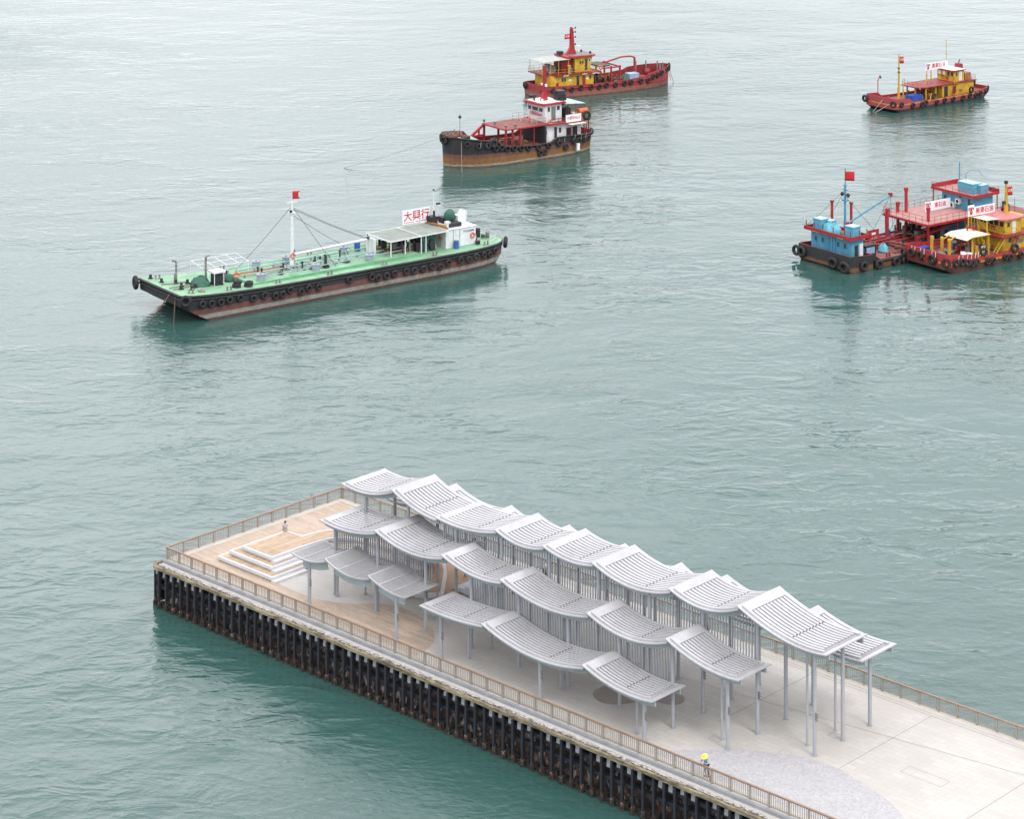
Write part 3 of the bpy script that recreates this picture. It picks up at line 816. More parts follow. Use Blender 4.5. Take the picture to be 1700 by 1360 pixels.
def window(par, face, a0, a1, z0, z1, pos, frame=white, pane=glass, t=.05, name='window', slant=0):
    """a framed opening on face 'x' (plane x=pos, spans y) or 'y' (plane y=pos, spans x); t signed outwards"""
    s = MB(); f = .06; sg = 1 if t > 0 else -1; q = abs(t)
    def bx(u0,u1,w0,w1,d0,d1,m):
        lo, hi = sorted((pos+sg*d0, pos+sg*d1))
        if face == 'x': s.box(lo,hi,u0,u1,w0,w1,m)
        else: s.box(u0,u1,lo,hi,w0,w1,m)
    bx(a0-f,a0,z0-f,z1+f,.002,q,0); bx(a1,a1+f,z0-f,z1+f,.002,q,0); bx(a0,a1,z0-f,z0,.002,q,0); bx(a0,a1,z1,z1+f,.002,q,0)
    w_ = s.build(name, frame, par)
    s = MB(); bx(a0,a1,z0,z1,.002,q*.5,0); s.build('pane', pane, w_)
    return w_
def door(par, face, a0, a1, z0, z1, pos, mat, t=.05):
    s = MB(); lo, hi = sorted((pos, pos+t))
    if face == 'x': s.box(lo,hi,a0,a1,z0,z1)
    else: s.box(a0,a1,lo,hi,z0,z1)
    return s.build('door', mat, par)
def rubbish(par, n, xr, yr, z, mats, name='deck_machinery', smin=.15, smax=.6, hmax=.9):
    """pipework, pumps and blocks standing on a working deck"""
    for mt in mats:
        for i in range(n):
            s = MB(); x, y = random.uniform(*xr), random.uniform(*yr); a, b, h = random.uniform(smin,smax), random.uniform(smin,smax), random.uniform(.15,hmax)
            k = random.random()
            if k < .4: s.box(x-a/2,x+a/2,y-b/2,y+b/2,z,z+h)
            elif k < .7: s.cyl((x,y,z),(x,y,z+h),a*.35,n=9)
            else: s.tube([(x,y,z+h*.5),(x+random.uniform(-1,1)*1.3,y+random.uniform(-1,1)*.9,z+h*.5)],.06+a*.12,7)
            s.build(name, mt, par)
class Frame:
    """a boat's own axes: x towards the bow, y to port, z up from the waterline"""
    def __init__(s, name, label, cat, ox, oy, h, group=None):
        s.t = thing(name, label, cat, (ox,oy,0), R(h), group); s.h = R(h); s.o = Vector((ox,oy,0))
        s.M = Matrix.Translation(s.o) @ Matrix.Rotation(s.h, 4, 'Z')
    def world(s, p): return s.M @ Vector(p)
tyre_cache = {}
def tyre(fr, p, ax, rad, label, group, lean=0):
    k = round(rad, 2)
    if k not in tyre_cache:
        s = MB(); s.torus((0,0,0), (0,1,0), rad*.70, rad*.30, 18, 8)
        me = s.build('tyre_fender', rubber); tyre_cache[k] = me.data; bpy.data.objects.remove(me)
    o = bpy.data.objects.new('tyre_fender', tyre_cache[k]); COL.objects.link(o)
    o.location = fr.world(p); a = fr.h + math.atan2(ax[1], ax[0]) - math.pi/2
    o.rotation_euler = (random.uniform(-.12,.12)+lean, random.uniform(0,3), a+random.uniform(-.12,.12))
    o.scale = (1, random.uniform(.9,1.1), 1)
    return tag(o, label, 'tyre', group)
def hang_ropes(fr, pts, mat, par):
    s = MB()
    for p in pts: s.beam(p[0], p[1], .045)
    return s.build('fender_rope', mat, par)
def lifebuoy(fr, p, ax, label, rad=.36):
    s = MB(); s.torus((0,0,0), (0,1,0), rad*.78, rad*.22, 18, 8)
    o = s.build('lifebuoy', orange)
    q = MB()
    for i in range(4):
        a = math.pi/4+i*math.pi/2; c = Vector((math.cos(a),0,math.sin(a)))*rad*.78
        q.torus(c, Vector((-math.sin(a),0,math.cos(a))), rad*.235, .02, 10, 5)
    q.build('reflective_band', whiteclean, o)
    o.location = fr.world(p); o.rotation_euler = (0,0,fr.h+math.atan2(ax[1],ax[0])-math.pi/2)
    return tag(o, label, 'lifebuoy')
def barrel(fr, p, mat, label, r=.3, h=.9, name='barrel', group=None):
    s = MB(); s.tube([(0,0,0),(0,0,h*.08),(0,0,h*.3),(0,0,h*.31),(0,0,h*.34),(0,0,h*.65),(0,0,h*.68),(0,0,h*.92),(0,0,h)], r, 16)
    s.torus((0,0,h*.33),(0,0,1),r,.02,16,5); s.torus((0,0,h*.66),(0,0,1),r,.02,16,5); s.torus((0,0,h),(0,0,1),r*.93,.025,16,5)
    o = s.build(name, mat); o.location = fr.world(p)
    return tag(o, label, 'barrel', group)
def flag(par, p, w_, h_, d, mat=flagred, notch=0.0, name='flag'):
    """cloth with slight ripple, hoisted at p, flying along d"""
    s = MB(); d = Vector(d).normalized(); nn = Vector((-d.y,d.x,0)); vs = []; fs = []; k = 8
    for j in range(5):
        for i in range(k+1):
            t = i/k; q = t*w_*(1 if not notch or i < k else 1-notch*(1-abs(j-2)/2))
            if notch and i == k-1: q = min(q, w_*(1-notch*(1-abs(j-2)/2))-.02)
            vs.append(Vector(p)+d*q+nn*math.sin(t*6+j*.3)*.06*t+Vector((0,0,h_*j/4-t*.04)))
    for j in range(4):
        for i in range(k): a = j*(k+1)+i; fs.append((a,a+1,a+k+2,a+k+1))
    s.add(vs, fs, 0, True); o = s.build(name, mat, par)
    sm = o.modifiers.new('thick', 'SOLIDIFY'); sm.thickness = .02
    return o
def signboard(par, x0, x1, y, z0, z1, text, size, tx, mat=whiteclean, tmat=textred, name='signboard', logo=False, offset=0.0, sgn=1, sx=1.0):
    """board in the x-z plane, reading along tx (+1 or -1 in x); sgn: which side of y faces the viewer"""
    s = MB(); s.box(x0,x1,y-.03,y+.03,z0,z1); b = s.build(name, mat, par)
    L = x1-x0; c = (x0+x1)/2; zc = (z0+z1)/2
    if logo:
        lx = (x0 if tx > 0 else x1) + tx*L*.11
        emblem((lx, y+sgn*.045, zc), (z1-z0)*.36, tx, b)
        c += tx*L*.09
    text_mesh('lettering', text, size, (c+offset, y+sgn*.04, zc), (tx,0,0), tmat, b, sx=sx)
    return b
def emblem(c, r, tx, par):
    """red emblem: two curled arms above two joined legs"""
    s = MB(); c = Vector(c)
    def P(a, z): return c + Vector((tx*a*r, 0, z*r))
    for q in (-1, 1):
        s.tube([P(q*.30,-1), P(q*.42,-.2), P(q*.12,.25), P(q*.18,.8), P(q*.55,1.0), P(q*.95,.85), P(q*.98,.45), P(q*.62,.35)], r*.15, 6)
        s.tube([P(q*.30,-1), P(0,-.35)], r*.13, 6)
    o = s.build('emblem', textred, par); return o
def wires(par, segs, r=.03, mat=black, name='rigging_wire'):
    s = MB()
    for a, b in segs: s.tube([a, tuple((Vector(a)+Vector(b))/2+Vector((0,0,-(Vector(a)-Vector(b)).length*.012))), b], r, 5)
    return s.build(name, mat, par)
def bollard_pair(par, x, y, z, mat=greymetal):
    s = MB(); s.box(x-.5,x+.5,y-.14,y+.14,z,z+.05)
    for q in (-.28,.28): s.cyl((x+q,y,z+.05),(x+q,y,z+.5),.12,n=10); s.cyl((x+q,y,z+.5),(x+q,y,z+.56),.16,n=10)
    return s.build('bollard', mat, par)

# ---------------------------------------------------------------- green-decked tanker barge
F1 = Frame('tanker_barge', 'long tanker barge with a light green deck, white mast and dark red hull', 'barge', -67.2, 111.0, 260.2)
T1 = F1.t
tank_hull = hullmat('tanker_hull_paint', [(-2,(.08,.035,.03)),(.0,(.10,.035,.03)),(.28,(.30,.30,.27)),(.85,(.16,.055,.055)),(1.62,(.018,.02,.024))], .15, .45, rtop=1.6)
stt = []
for (x, hb, ze, zl) in [(-1.6,2.6,2.75,1.5),(-.8,3.6,2.75,.9),(.5,4.4,2.75,.2),(3,5.2,2.8,-1),(7,5.8,2.85,-1),(20,5.9,2.9,-1),(32,5.9,2.95,-1),(41,5.9,3.1,-1),(46,5.9,3.3,-.9),(48.5,5.9,3.45,.15),(50.3,5.88,3.6,1.1),(51.6,5.8,3.75,1.95),(52.3,5.6,3.8,2.3)]:
    stt.append((x, hb, ze, hb-.02, max(zl+.25, ze-1.35 if x > 45 else .9), hb-.15, zl))
hull(stt, [tank_hull], T1, greendeck)
# heavy rubbing strakes and deck-edge rail
for z_, r_ in ((-.16,.15),(-.55,.12)):
    for sd in (1,-1):
        s = MB(); s.tube([(x, sd*(hb+.06), ze+z_) for (x,hb,ze,*_r) in stt], r_, 7); s.build('rubbing_strake', black, T1)
s = MB(); s.tube([(52.4,y,3.66) for y in (-5.6,0,5.6)], .16, 7); s.tube([(52.4,y,3.2) for y in (-5.6,0,5.6)], .12, 7); s.build('bow_strake', black, T1)
def zdk(x): return float(np.interp(x, [q[0] for q in stt], [q[2] for q in stt]))
# raised cargo trunk with its rims
s = MB(); s.box(13.8, 40.8, -4.2, 4.2, 2.7, 3.24); s.build('cargo_trunk', greendeck, T1)
s = MB(); s.box(13.8,41.0,4.201,4.30,2.85,3.30); s.box(13.8,41.0,-4.30,-4.201,2.85,3.30); s.box(40.801,41.0,-4.2,4.2,2.9,3.30); s.build('trunk_rim', greenedge, T1)
for (x, y) in [(39,3.3),(30.3,3.3),(21.6,3.3),(22.2,-2.4),(31.4,-2.6),(41.9,-1.2),(36.0,-2.9)]:
    s = MB(); s.cyl((x,y,3.2),(x,y,4.05),.52,n=16); s.cyl((x,y,4.05),(x,y,4.12),.60,n=16); s.cyl((x,y,4.12),(x,y,4.3),.15,n=8)
    s.box(x-.62,x-.5,y-.1,y+.1,3.2,4.2); s.build('tank_hatch', greyP, T1)
s = MB()
for (a,b,r_) in [((42,.9,3.62),(15,.9,3.62),.10),((38.8,3.0,3.6),(15,2.4,3.6),.08),((40,-1.6,3.62),(18,-1.6,3.62),.10),((33.5,3.0,3.66),(33.5,-2.6,3.66),.10),((26.5,3.0,3.66),(26.5,-2.6,3.66),.10),((24.5,2.6,3.6),(22,-2.3,3.6),.08),((35.6,.9,3.62),(39,3.0,3.62),.07),((29.8,3.0,3.62),(34,-.9,3.62),.08)]:
    s.tube([a,b], r_, 8)
for x in range(16, 42, 3):
    for y in (.9,-1.6): s.box(x-.06,x+.06,y-.2,y+.2,3.24,3.55)
s.build('deck_pipe', greyP, T1)
s = MB(); s.tube([(43,.2,3.75),(33,.2,3.6)],.07,6); s.build('red_pipe', redbright, T1)
s = MB(); s.tube([(43,.5,3.7),(33,.5,3.55)],.06,6); s.build('yellow_pipe', yellow, T1)
s = MB()
for (x,y) in [(37.8,1.6),(37.8,.6),(27.3,1.2),(27.0,.4),(28.2,2.3),(31.5,1.8),(24,-.5),(34,.9),(42.2,-.2)]:
    s.cyl((x,y,3.2),(x,y,4.35),.11,n=7); s.torus((x,y,4.2),(0,0,1),.2,.035,10,4)
s.build('valve_stem', black, T1)
rubbish(T1, 9, (26,34), (-1.8,2.4), 3.24, [greyP, greymetal, black], 'pipe_fittings', .12, .4, .55)
s = MB(); s.box(33.4,34.6,3.3,3.9,3.241,3.30); s.box(17.5,18.7,2.6,3.3,3.241,3.3); s.build('deck_hatch', greenedge, T1)
# mast, derrick boom, rigging
m_ = MB(); m_.tube([(32,-.1,3.2),(32,-.1,8),(32,-.1,12.2)], .34, 12, r1=.20); m_.tube([(32,-.1,12.2),(32,-.1,13.7)], .06, 6)
m_.box(31.2,32.8,-.18,-.02,12.0,12.12); m_.box(31.6,32.4,-.5,.3,10.6,10.75); mast = m_.build('mast', white, T1)
s = MB(); s.box(31.7,31.9,-.6,-.35,7.4,7.7); s.box(32.2,32.5,.1,.3,10.8,11.1); s.box(31.5,31.65,-.4,-.1,5.2,5.6); s.build('mast_light', black, mast)
flag(mast, (32,-.1,12.55), 1.25, 1.05, (-1,.15,0), notch=.45)
s = MB(); s.tube([(31.7,-.2,4.9),(19.4,-.5,5.15)], .17, 9); s.build('derrick_boom', white, T1)
wires(T1, [((32,-.1,11.6),(39.2,-2.9,3.3)),((32,-.1,11.6),(27.0,3.2,3.3)),((32,-.1,11.4),(19.5,-.5,5.3)),((32,-.1,11.2),(19.7,-.5,5.25)),((32,-.1,10.4),(20.5,-2.8,3.3)),((31.9,-.1,7),(31.9,.6,3.3))])
s = MB(); s.tube([(19.4,-.5,5.15),(19.4,-.5,5.9)],.05,6); s.box(19.1,19.6,-.7,-.3,5.2,5.45); s.build('boom_head', black, T1)
s = MB(); s.box(19.0,19.25,-1.2,1.0,3.2,5.4); s.build('boom_crutch', white, T1)
# bow gear
s = MB(); s.box(44.0,45.4,.9,2.2,3.2,3.5); s.build('locker_base', black, T1)
s = MB(); s.box(44.1,45.3,1.0,2.1,3.5,4.9,0); lk = s.build('deck_locker', black, T1)
s = MB(); s.box(43.8,45.6,.7,2.4,4.9,5.15); s.beam((44,2.2,3.3),(44,2.2,4.9),.08); s.beam((45.4,2.2,3.3),(45.4,2.2,4.9),.08); s.build('locker_roof', white, lk)
s = MB()
for x in (45.4,43.6,41.8,40.0,38.4): s.beam((x,-.9,4.9),(x,-4.2,5.3),.07); s.beam((x,-.9,3.2),(x,-.9,4.9),.06)
for y,z in ((-.9,4.9),(-4.2,5.3),(-2.5,5.1)): s.beam((45.4,y,z),(38.4,y,z),.07)
s.beam((45.4,-4.2,3.3),(45.4,-4.2,5.3),.06); s.beam((38.4,-4.2,3.2),(38.4,-4.2,5.3),.06); s.build('awning_frame', white, T1)
s = MB(); s.cyl((45.3,-.3,3.3),(45.3,-.3,6.6),.16,n=8); s.cyl((45.3,-.3,6.6),(44.8,-.3,6.7),.1,n=6); s.cyl((48.6,-2.4,3.4),(48.6,-2.4,6.1),.14,n=8); s.cyl((48.6,-2.4,6.1),(49.2,-2.4,6.25),.12,n=6)
s.cyl((49,-1.9,3.4),(49,-1.9,4.7),.2,n=8); s.build('ventilator_post', greymetal, T1)
for (x,y,sc,lb) in [(46.8,.9,1.25,'crumpled dark green tarpaulin heap by the white locker on the tanker bow'),(42.4,.7,.8,'smaller dark green tarpaulin bundle behind the white locker on the tanker')]:
    s = MB(); s.blob((0,0,0), sc*1.15, sc, sc*1.0, 0, 14, 9, .13, True); o = s.build('tarpaulin', tarpgreen); o.location = F1.world((x,y,3.3)); tag(o, lb, 'tarpaulin')
for i,(x,y,z) in enumerate([(43.2,4.2,3.25),(43.2,4.2,3.55),(43.0,4.15,3.85),(41.6,4.55,3.3),(41.5,4.5,3.6)]):
    o = tyre(F1, (x,y,z), (0,1), .62, 'old black tyre in the pile lying on the tanker foredeck', 'tyres piled on the tanker foredeck'); o.rotation_euler = (R(90)+random.uniform(-.15,.15), 0, random.uniform(0,3))
for (x,y) in [(50.3,4.6),(44.9,5.2),(37.4,5.2),(29.3,5.3),(20.4,5.3),(11.9,5.2),(2.4,4.3),(50.3,-4.4),(40.0,-5.2),(26,-5.2)]: bollard_pair(T1, x, y, zdk(x)-.02)
s = MB()
for (x,y) in [(50.9,-2.2),(49.4,-1),(49.6,.8),(50.4,2.2),(48.2,2.0),(49.2,2.9),(47.9,-.6),(51.2,-4.7)]: s.cyl((x,y,zdk(x)),(x,y,zdk(x)+.55),.2,n=9); s.box(x-.3,x+.3,y-.2,y+.2,zdk(x),zdk(x)+.12)
s.build('windlass', black, T1)
wires(T1, [((51.8,1.6,3.9),(48,.4,3.6)),((51.8,2.6,3.9),(47.6,1.2,3.6)),((51.8,-.6,3.9),(48,-.9,3.6))], .06, chainm, 'deck_chain')
s = MB()
for i in range(7):
    a = random.uniform(0,6); s.torus((48.4,4.1,3.46+i*.04),(0,0,1),.35+random.uniform(-.08,.12),.06,14,5)
s.build('rope_coil', rope, T1)
wires(T1, [((52.5,3.0,3.5),(55.6,2.2,-.4)),((52.4,4.3,3.4),(52.8,4.4,-.5))], .09, chainm, 'anchor_chain')
for (x,y,r_) in [(28.4,2.9,.42),(24.6,2.2,.36),(35.2,2.2,.3)]:
    s = MB()
    for i in range(4): s.torus((x+random.uniform(-.06,.06),y+random.uniform(-.06,.06),3.29+i*.06),(random.uniform(-.05,.05),0,1),r_+random.uniform(-.05,.08),.045,16,5)
    s.tube([(x+r_,y,3.3),(x+r_+.6,y-.4,3.28),(x+r_+1.2,y-.2,3.28),(x+r_+1.9,y-.7,3.28)],.045,5); s.build('hose_coil', black, T1)
# pump shelter awning and machinery
s = MB(); s.wallprism([(8.4,5.42),(18.2,5.30),(18.2,5.36),(8.4,5.48)], -2.6, 3.5); aw = s.build('awning_roof', roofgrey, T1)
s = MB(); s.beam((18.25,3.52,5.32),(8.4,3.52,5.44),.12); s.beam((18.25,-2.62,5.32),(8.4,-2.62,5.44),.12); s.beam((18.22,-2.6,5.32),(18.22,3.5,5.32),.12); s.box(13.0,13.12,-2.6,3.5,5.40,5.47)
s.build('awning_edge', white, aw)
for (x,y) in [(18.1,3.4),(15.7,3.4),(13.0,3.4),(12.2,3.4),(18.1,-2.5),(13,-2.5),(8.7,-2.5)]:
    s = MB(); s.box(x-.06,x+.06,y-.06,y+.06,2.9,5.31); s.build('awning_post', white, T1)
rubbish(T1, 26, (9.5,17.7), (-2.2,2.8), 3.2, [clutter, black, greymetal], 'pump_machinery', .25, .95, 1.6)
rubbish(T1, 5, (13.5,17.7), (-.5,2.6), 3.4, [timberbr, redbright, yellow], 'pump_fittings', .15, .4, 1.1)
s = MB()
for i in range(9): s.box(9.9+i*.27, 9.9+i*.27+.268, 2.6+.12*math.sin(i*1.3), 2.7+.12*math.sin(i*1.3), 3.0, 5.2)
s.build('green_curtain', tarpgreen, T1)
# deckhouse
hs = house(3.3, 8.5, -2.9, 3.0, 2.85, 5.4, white, T1)
s = MB(); s.box(3.15,8.65,-3.05,3.12,5.401,5.47); s.build('roof', white, hs)
for x in (7.2,6.1): s = MB(); s.box(x-.02,x+.02,3.0,3.05,2.9,5.35); s.build('wall_seam', greymetal, hs)
s = MB(); s.box(3.6,5.6,3.001,3.03,4.62,5.1); pl = s.build('name_plate', whiteclean, hs)
text_mesh('lettering', 'TR202000', .46, (4.6,3.04,4.86), (-1,0,0), textdark, pl)
window(hs, 'x', -2.2, -1.4, 4.0, 4.8, 8.5, t=.05)
s = MB(); s.box(3.0,3.5,3.2,3.7,2.85,3.35); s.build('deck_box', black, T1)
# on the house roof
s = MB(); s.box(5.2,7.2,.7,2.2,5.48,6.0); s.box(5.5,6.6,-1.8,-.4,5.48,6.3); s.box(7.2,8.2,-2.2,-.9,5.48,6.5); s.cyl((7.6,-1.2,6.5),(7.6,-1.2,7.3),.16); s.build('generator', black, hs)
s = MB(); s.blob((5.6,-.2,6.5),.85,.85,.95,0,12,8,.06); s.build('green_cover', tarpgreen, hs)
s = MB(); s.wallprism([(4.9,5.5),(4.9,6.6),(4.1,6.5),(3.6,7.2),(3.3,7.1),(3.4,6.1),(3.5,5.5)], -.5, .9); s.build('exhaust_casing', white, hs)
s = MB(); s.box(6.9,7.5,1.2,1.9,5.48,6.25); s.cyl((7.5,1.55,5.9),(7.56,1.55,5.9),.24,n=12); s.build('fan_unit', white, hs)
s = MB()
for i in range(6): s.beam((8.3,-2.4+i*.35,5.56+.04*i),(8.0,2.9-i*.2,5.6+.05*i),.28,.10)
for i in range(3): s.beam((4.4,-2.6+i*.3,5.6),(1.2,-2.8+i*.3,5.66),.25,.12)
s.build('timber_planks', timberbr, hs)
s = MB(); s.tube([(7.4,-1.6,5.4),(7.4,-1.6,10.1)], .11, 8, r1=.06); s.beam((7.4,-1.6,8.6),(6.0,-1.6,5.5),.1); s.beam((7.5,-1.6,7.8),(7.0,-1.0,5.5),.1); s.box(6.3,7.0,-1.8,-1.4,7.9,8.0); mm = s.build('signal_mast', white, T1)
s = MB(); s.beam((7.4,-1.6,9.9),(6.2,-1.6,10.3),.05); s.box(7.3,7.5,-1.7,-1.5,10.1,10.3); s.box(6.3,6.9,-1.75,-1.45,8.01,8.25); s.build('mast_fitting', black, mm)
sg = signboard(T1, 7.5, 12.3, -2.3, 5.75, 7.75, '大興行', 1.5, -1, sgn=1, sx=1.0)
s = MB()
for i in range(15):
    if i not in (8,): s.box(7.9+i*.28, 8.08+i*.28, -2.268, -2.262, 5.88, 6.02)
s.build('small_lettering', textred, sg)
s = MB(); s.beam((12.3,-2.3,5.3),(12.3,-2.3,7.8),.1); s.beam((7.5,-2.3,5.3),(7.5,-2.3,7.8),.1); s.build('sign_post', white, T1)
railing_on([(3,-3.6),(-.5,-2.9),(-1.2,0),(-.5,2.9),(1.6,4.2)], 2.75, .9, white, T1)
rubbish(T1, 6, (-.5,2.4), (-2.2,1.2), 2.75, [greymetal, clutter], 'stern_gear', .2, .5, .9)
s = MB(); s.box(.9,1.5,-.15,.15,-.9,1.2); s.build('rudder', black, T1)
barrel(F1, (7.2,3.75,2.85), barrelblue, 'blue plastic barrel beside the white deckhouse of the tanker', .36, 1.1)
barrel(F1, (19.9,-2.4,3.24), barrelblue, 'blue barrel beside the boom crutch amid the tanker deck', .42, 1.15)
barrel(F1, (.6,-.3,2.75), black, 'dark barrel standing on the stern deck behind the tanker deckhouse', .4, 1.2)
barrel(F1, (-.3,.9,2.75), greymetal, 'small grey drum on the stern deck of the tanker', .28, .8)
lifebuoy(F1, (3.9,3.12,4.15), (0,1), 'orange lifebuoy on the side wall of the tanker deckhouse', .42)
lifebuoy(F1, (8.62,1.7,4.15), (1,0), 'orange lifebuoy on the wall under the tanker awning', .4)
lifebuoy(F1, (32.1,.35,4.9), (0,1), 'orange lifebuoy hung low on the white mast of the tanker', .42)
lifebuoy(F1, (41.9,1.9,4.15), (.2,1), 'orange lifebuoy standing on the open green foredeck of the tanker', .42)
lifebuoy(F1, (43.6,-.2,4.3), (.6,1), 'orange lifebuoy hung beside the white locker of the tanker', .4)
TP = [(49.5,2.4),(48.1,2.25),(46.7,2.2),(45.4,2.3),(43.8,2.3),(41.8,1.9),(40.1,2.0),(38.4,1.7),(37.3,1.7),(36.1,2.1),(34.4,1.6),(33.2,1.9),(31.6,1.8),(26.7,2.0),(23.1,1.8),(22.1,1.5),(20.7,1.6),(19.4,1.7),(17.4,1.7),(16.1,1.6),(14.6,1.6),(13.1,1.7),(11.7,1.4),(10.3,1.8),(8.2,1.8),(6.8,1.7),(5.5,1.9)]
lbT, gT = 'black tyre hanging along the near side of the green decked tanker', 'tyres hanging along the tanker'
for x, z in TP: tyre(F1, (x, 6.22, z), (0,1), .53, lbT, gT)
for x, y, z in ((3.8,5.75,1.8),(2.5,5.35,1.6),(1.3,4.95,1.9)): tyre(F1, (x,y,z), (-.3,1), .53, lbT, gT)
tyre(F1, (51.9,6.15,3.15), (.5,1), .80, 'big tyre at the near corner of the tanker bow', gT)
tyre(F1, (52.8,-5.9,3.2), (1,-.4), .95, 'big tyre at the far corner of the tanker bow', gT)
tyre(F1, (-1.9,3.1,2.3), (-1,.7), .85, 'big tyre at the stern corner of the tanker', gT)

# ---------------------------------------------------------------- black tug with red canopy deck
F2 = Frame('tugboat', 'black hulled tugboat with white wheelhouse, red roof and open red shelter deck', 'tugboat', -107.85, 177.6, 259)
T2 = F2.t
h2m = hullmat('black_tug_hull_paint', [(-2,(.07,.04,.03)),(-.1,(.10,.07,.055)),(.22,(.34,.30,.25)),(.55,(.22,.10,.035)),(1.5,(.16,.065,.045)),(2.0,(.17,.06,.065)),(2.2,(.015,.017,.022))], .45, .7, (.30,.13,.035), 2.0)
s2 = []
for (x, hb, ze, hm, hw) in [(-.4,2.6,3.3,2.5,2.0),(.5,3.9,3.2,3.7,3.0),(2.5,4.7,3.2,4.5,4.0),(6,5.1,3.45,5.0,4.8),(9,5.2,3.5,5.1,5.0),(10.4,5.2,2.75,5.15,5.05),(14,5.2,2.75,5.15,5.1),(18,5.2,2.95,5.15,5.1),(20.4,5.2,3.3,5.1,5.0),(21.4,5.15,4.25,5.0,4.85),(23.5,4.9,4.55,4.7,4.4),(25.5,4.3,4.85,4.1,3.5),(27.2,3.1,5.05,2.9,2.3),(28.2,1.7,5.2,1.5,1.1),(28.75,.25,5.35,.2,.15)]:
    s2.append((x, hb, ze, hm, 2.3+max(0,(x-16)*.07), hw, -1.0))
hull(s2, [h2m, red], T2, reddeck, lambda x: 2.2 if x < 20.8 else 3.4, .14)
for sd in (1,-1):
    s = MB(); s.tube([(x, sd*(hb+.05), ze-.1) for (x,hb,ze,*_r) in s2], .15, 7); s.build('rubbing_strake', black, T2)
# shelter deck
s = MB(); s.prism([(6.3,-3.7),(18.6,-3.6),(18.6,3.5),(10.4,3.6),(9.2,4.3),(6.3,4.3)], 5.35, 5.58, 0, 1); s.build('shelter_deck', [redbright, reddeck], T2)
for (x,y) in [(18.3,3.2),(18.3,-3.3),(15.3,3.2),(15.3,-3.3),(12.4,3.2),(12.4,-3.3),(16.9,3.2)]:
    s = MB(); q = .15 if x > 15 else .08; s.box(x-q,x+q,y-q,y+q,2.2,5.349); s.build('shelter_post', red, T2)
for sd in (-3.3, 3.2):
    if sd > 0: continue
    s = MB(); s.beam((18.5,sd,5.3),(21.2,sd,3.5),.35); s.beam((19.4,sd,3.5),(19.4,sd,4.7),.25); s.beam((21.3,sd,3.6),(18.5,sd,3.6),.3); s.build('shelter_brace', redbright, T2)
for (x,y) in [(18.3,3.2),(18.3,-3.3),(16.4,3.3),(17.9,-.6)]:
    s = MB(); s.cyl((x,y,5.58),(x,y,5.9),.12); s.cyl((x,y,5.9),(x,y,6.25),.2,.3,n=10); s.build('deck_floodlight', greymetal, T2)
railing_on([(12.2,-3.4),(9.6,-3.4)], 5.58, 1.0, red, T2); railing_on([(12.6,-3.3),(12.6,-.4)], 5.58, 1.0, white, T2)
railing_on([(11.6,2.9),(9.9,3.2)], 5.58, 1.0, red, T2); railing_on([(11.6,2.9),(11.6,-2.9)], 5.58, 1.0, white, T2)
s = MB(); s.box(6.6,9.3,4.05,4.15,6.3,6.42); s.beam((9.9,4.1,5.6),(9.3,4.1,6.4),.12); s.beam((6.6,4.1,5.6),(6.6,4.1,6.4),.1); s.beam((7.8,4.1,5.6),(7.8,4.1,6.4),.08); s.build('bridge_rail', red, T2)
# white lower house
h_ = house(2.4, 10.0, -3.2, 3.3, 2.2, 5.349, white, T2)
door(h_, 'y', 8.6, 9.5, 2.5, 4.7, 3.3, whiteclean); window(h_, 'y', 7.6, 8.2, 2.9, 4.8, 3.3); window(h_, 'y', 9.75, 9.95, 3.7, 4.4, 3.3)
window(h_, 'y', 6.7, 7.2, 3.7, 4.6, 3.3); window(h_, 'y', 4.6, 5.6, 3.0, 4.4, 3.3, pane=black); window(h_, 'y', 3.2, 4.3, 2.8, 4.5, 3.3, pane=black)
s = MB(); s.box(.9,6.299,-3.5,3.9,5.30,5.50); s.build('upper_deck', red, h_)
s = MB(); s.wallprism([(2.3,5.15),(5.8,5.15),(5.8,5.20),(2.3,5.20)], 3.4, 5.0); s.build('side_awning', cream, T2)
for x in (2.4,5.7): s = MB(); s.box(x-.07,x+.07,4.8,4.94,2.6,5.14); s.build('awning_post', red, T2)
s = MB(); s.beam((1.0,3.7,2.3),(1.0,3.7,5.3),.14); s.beam((2.0,3.7,2.3),(2.0,3.7,5.3),.14); s.beam((1,3.7,5.0),(2,3.7,5.0),.12); s.build('stern_frame', red, T2)
# wheelhouse
wh = house(6.0, 9.4, -2.7, 2.5, 5.581, 8.55, white, T2, 'wheelhouse', slant=.25)
for (a,b) in [(-2.3,-1.4),(-1.1,.6),(.9,2.0)]: window(wh, 'x', a, b, 7.3, 8.2, 9.52, t=.16)
window(wh, 'y', 8.5, 9.0, 7.4, 8.2, 2.5); door(wh, 'y', 7.3, 8.2, 5.8, 8.2, 2.5, paint('grey_green_door', (.16,.19,.18), .4)); window(wh, 'y', 6.4, 7.0, 7.5, 8.2, 2.5); window(wh, 'y', 7.25, 7.28, 6, 8, 2.5)
text_mesh('lettering', '小興安No.8', .72, (9.62,-.2,6.75), (0,1,0), textred, wh, sx=.95)
s = MB(); s.prism([(5.3,-3.0),(9.9,-3.0),(10.5,-2.2),(10.5,2.0),(9.9,2.9),(5.3,2.9)], 8.551, 8.85); s.build('wheelhouse_roof', redbright, wh)
s = MB(); s.prism([(5.6,-2.5),(9.6,-2.5),(9.9,-2),(9.9,1.8),(9.6,2.4),(5.6,2.4)], 8.851, 8.9); s.build('roof_top', whiteclean, wh)
s = MB(); s.wallprism([(7.2,8.9),(8.7,8.9),(8.05,10.4),(7.9,14.9),(7.65,14.9),(7.6,10.4)], -.25, .25); s.beam((7.8,-.8,11.3),(7.8,.8,11.3),.08); s.beam((7.8,-.6,12.6),(7.8,.6,12.6),.08); tm = s.build('mast', redbright, T2)
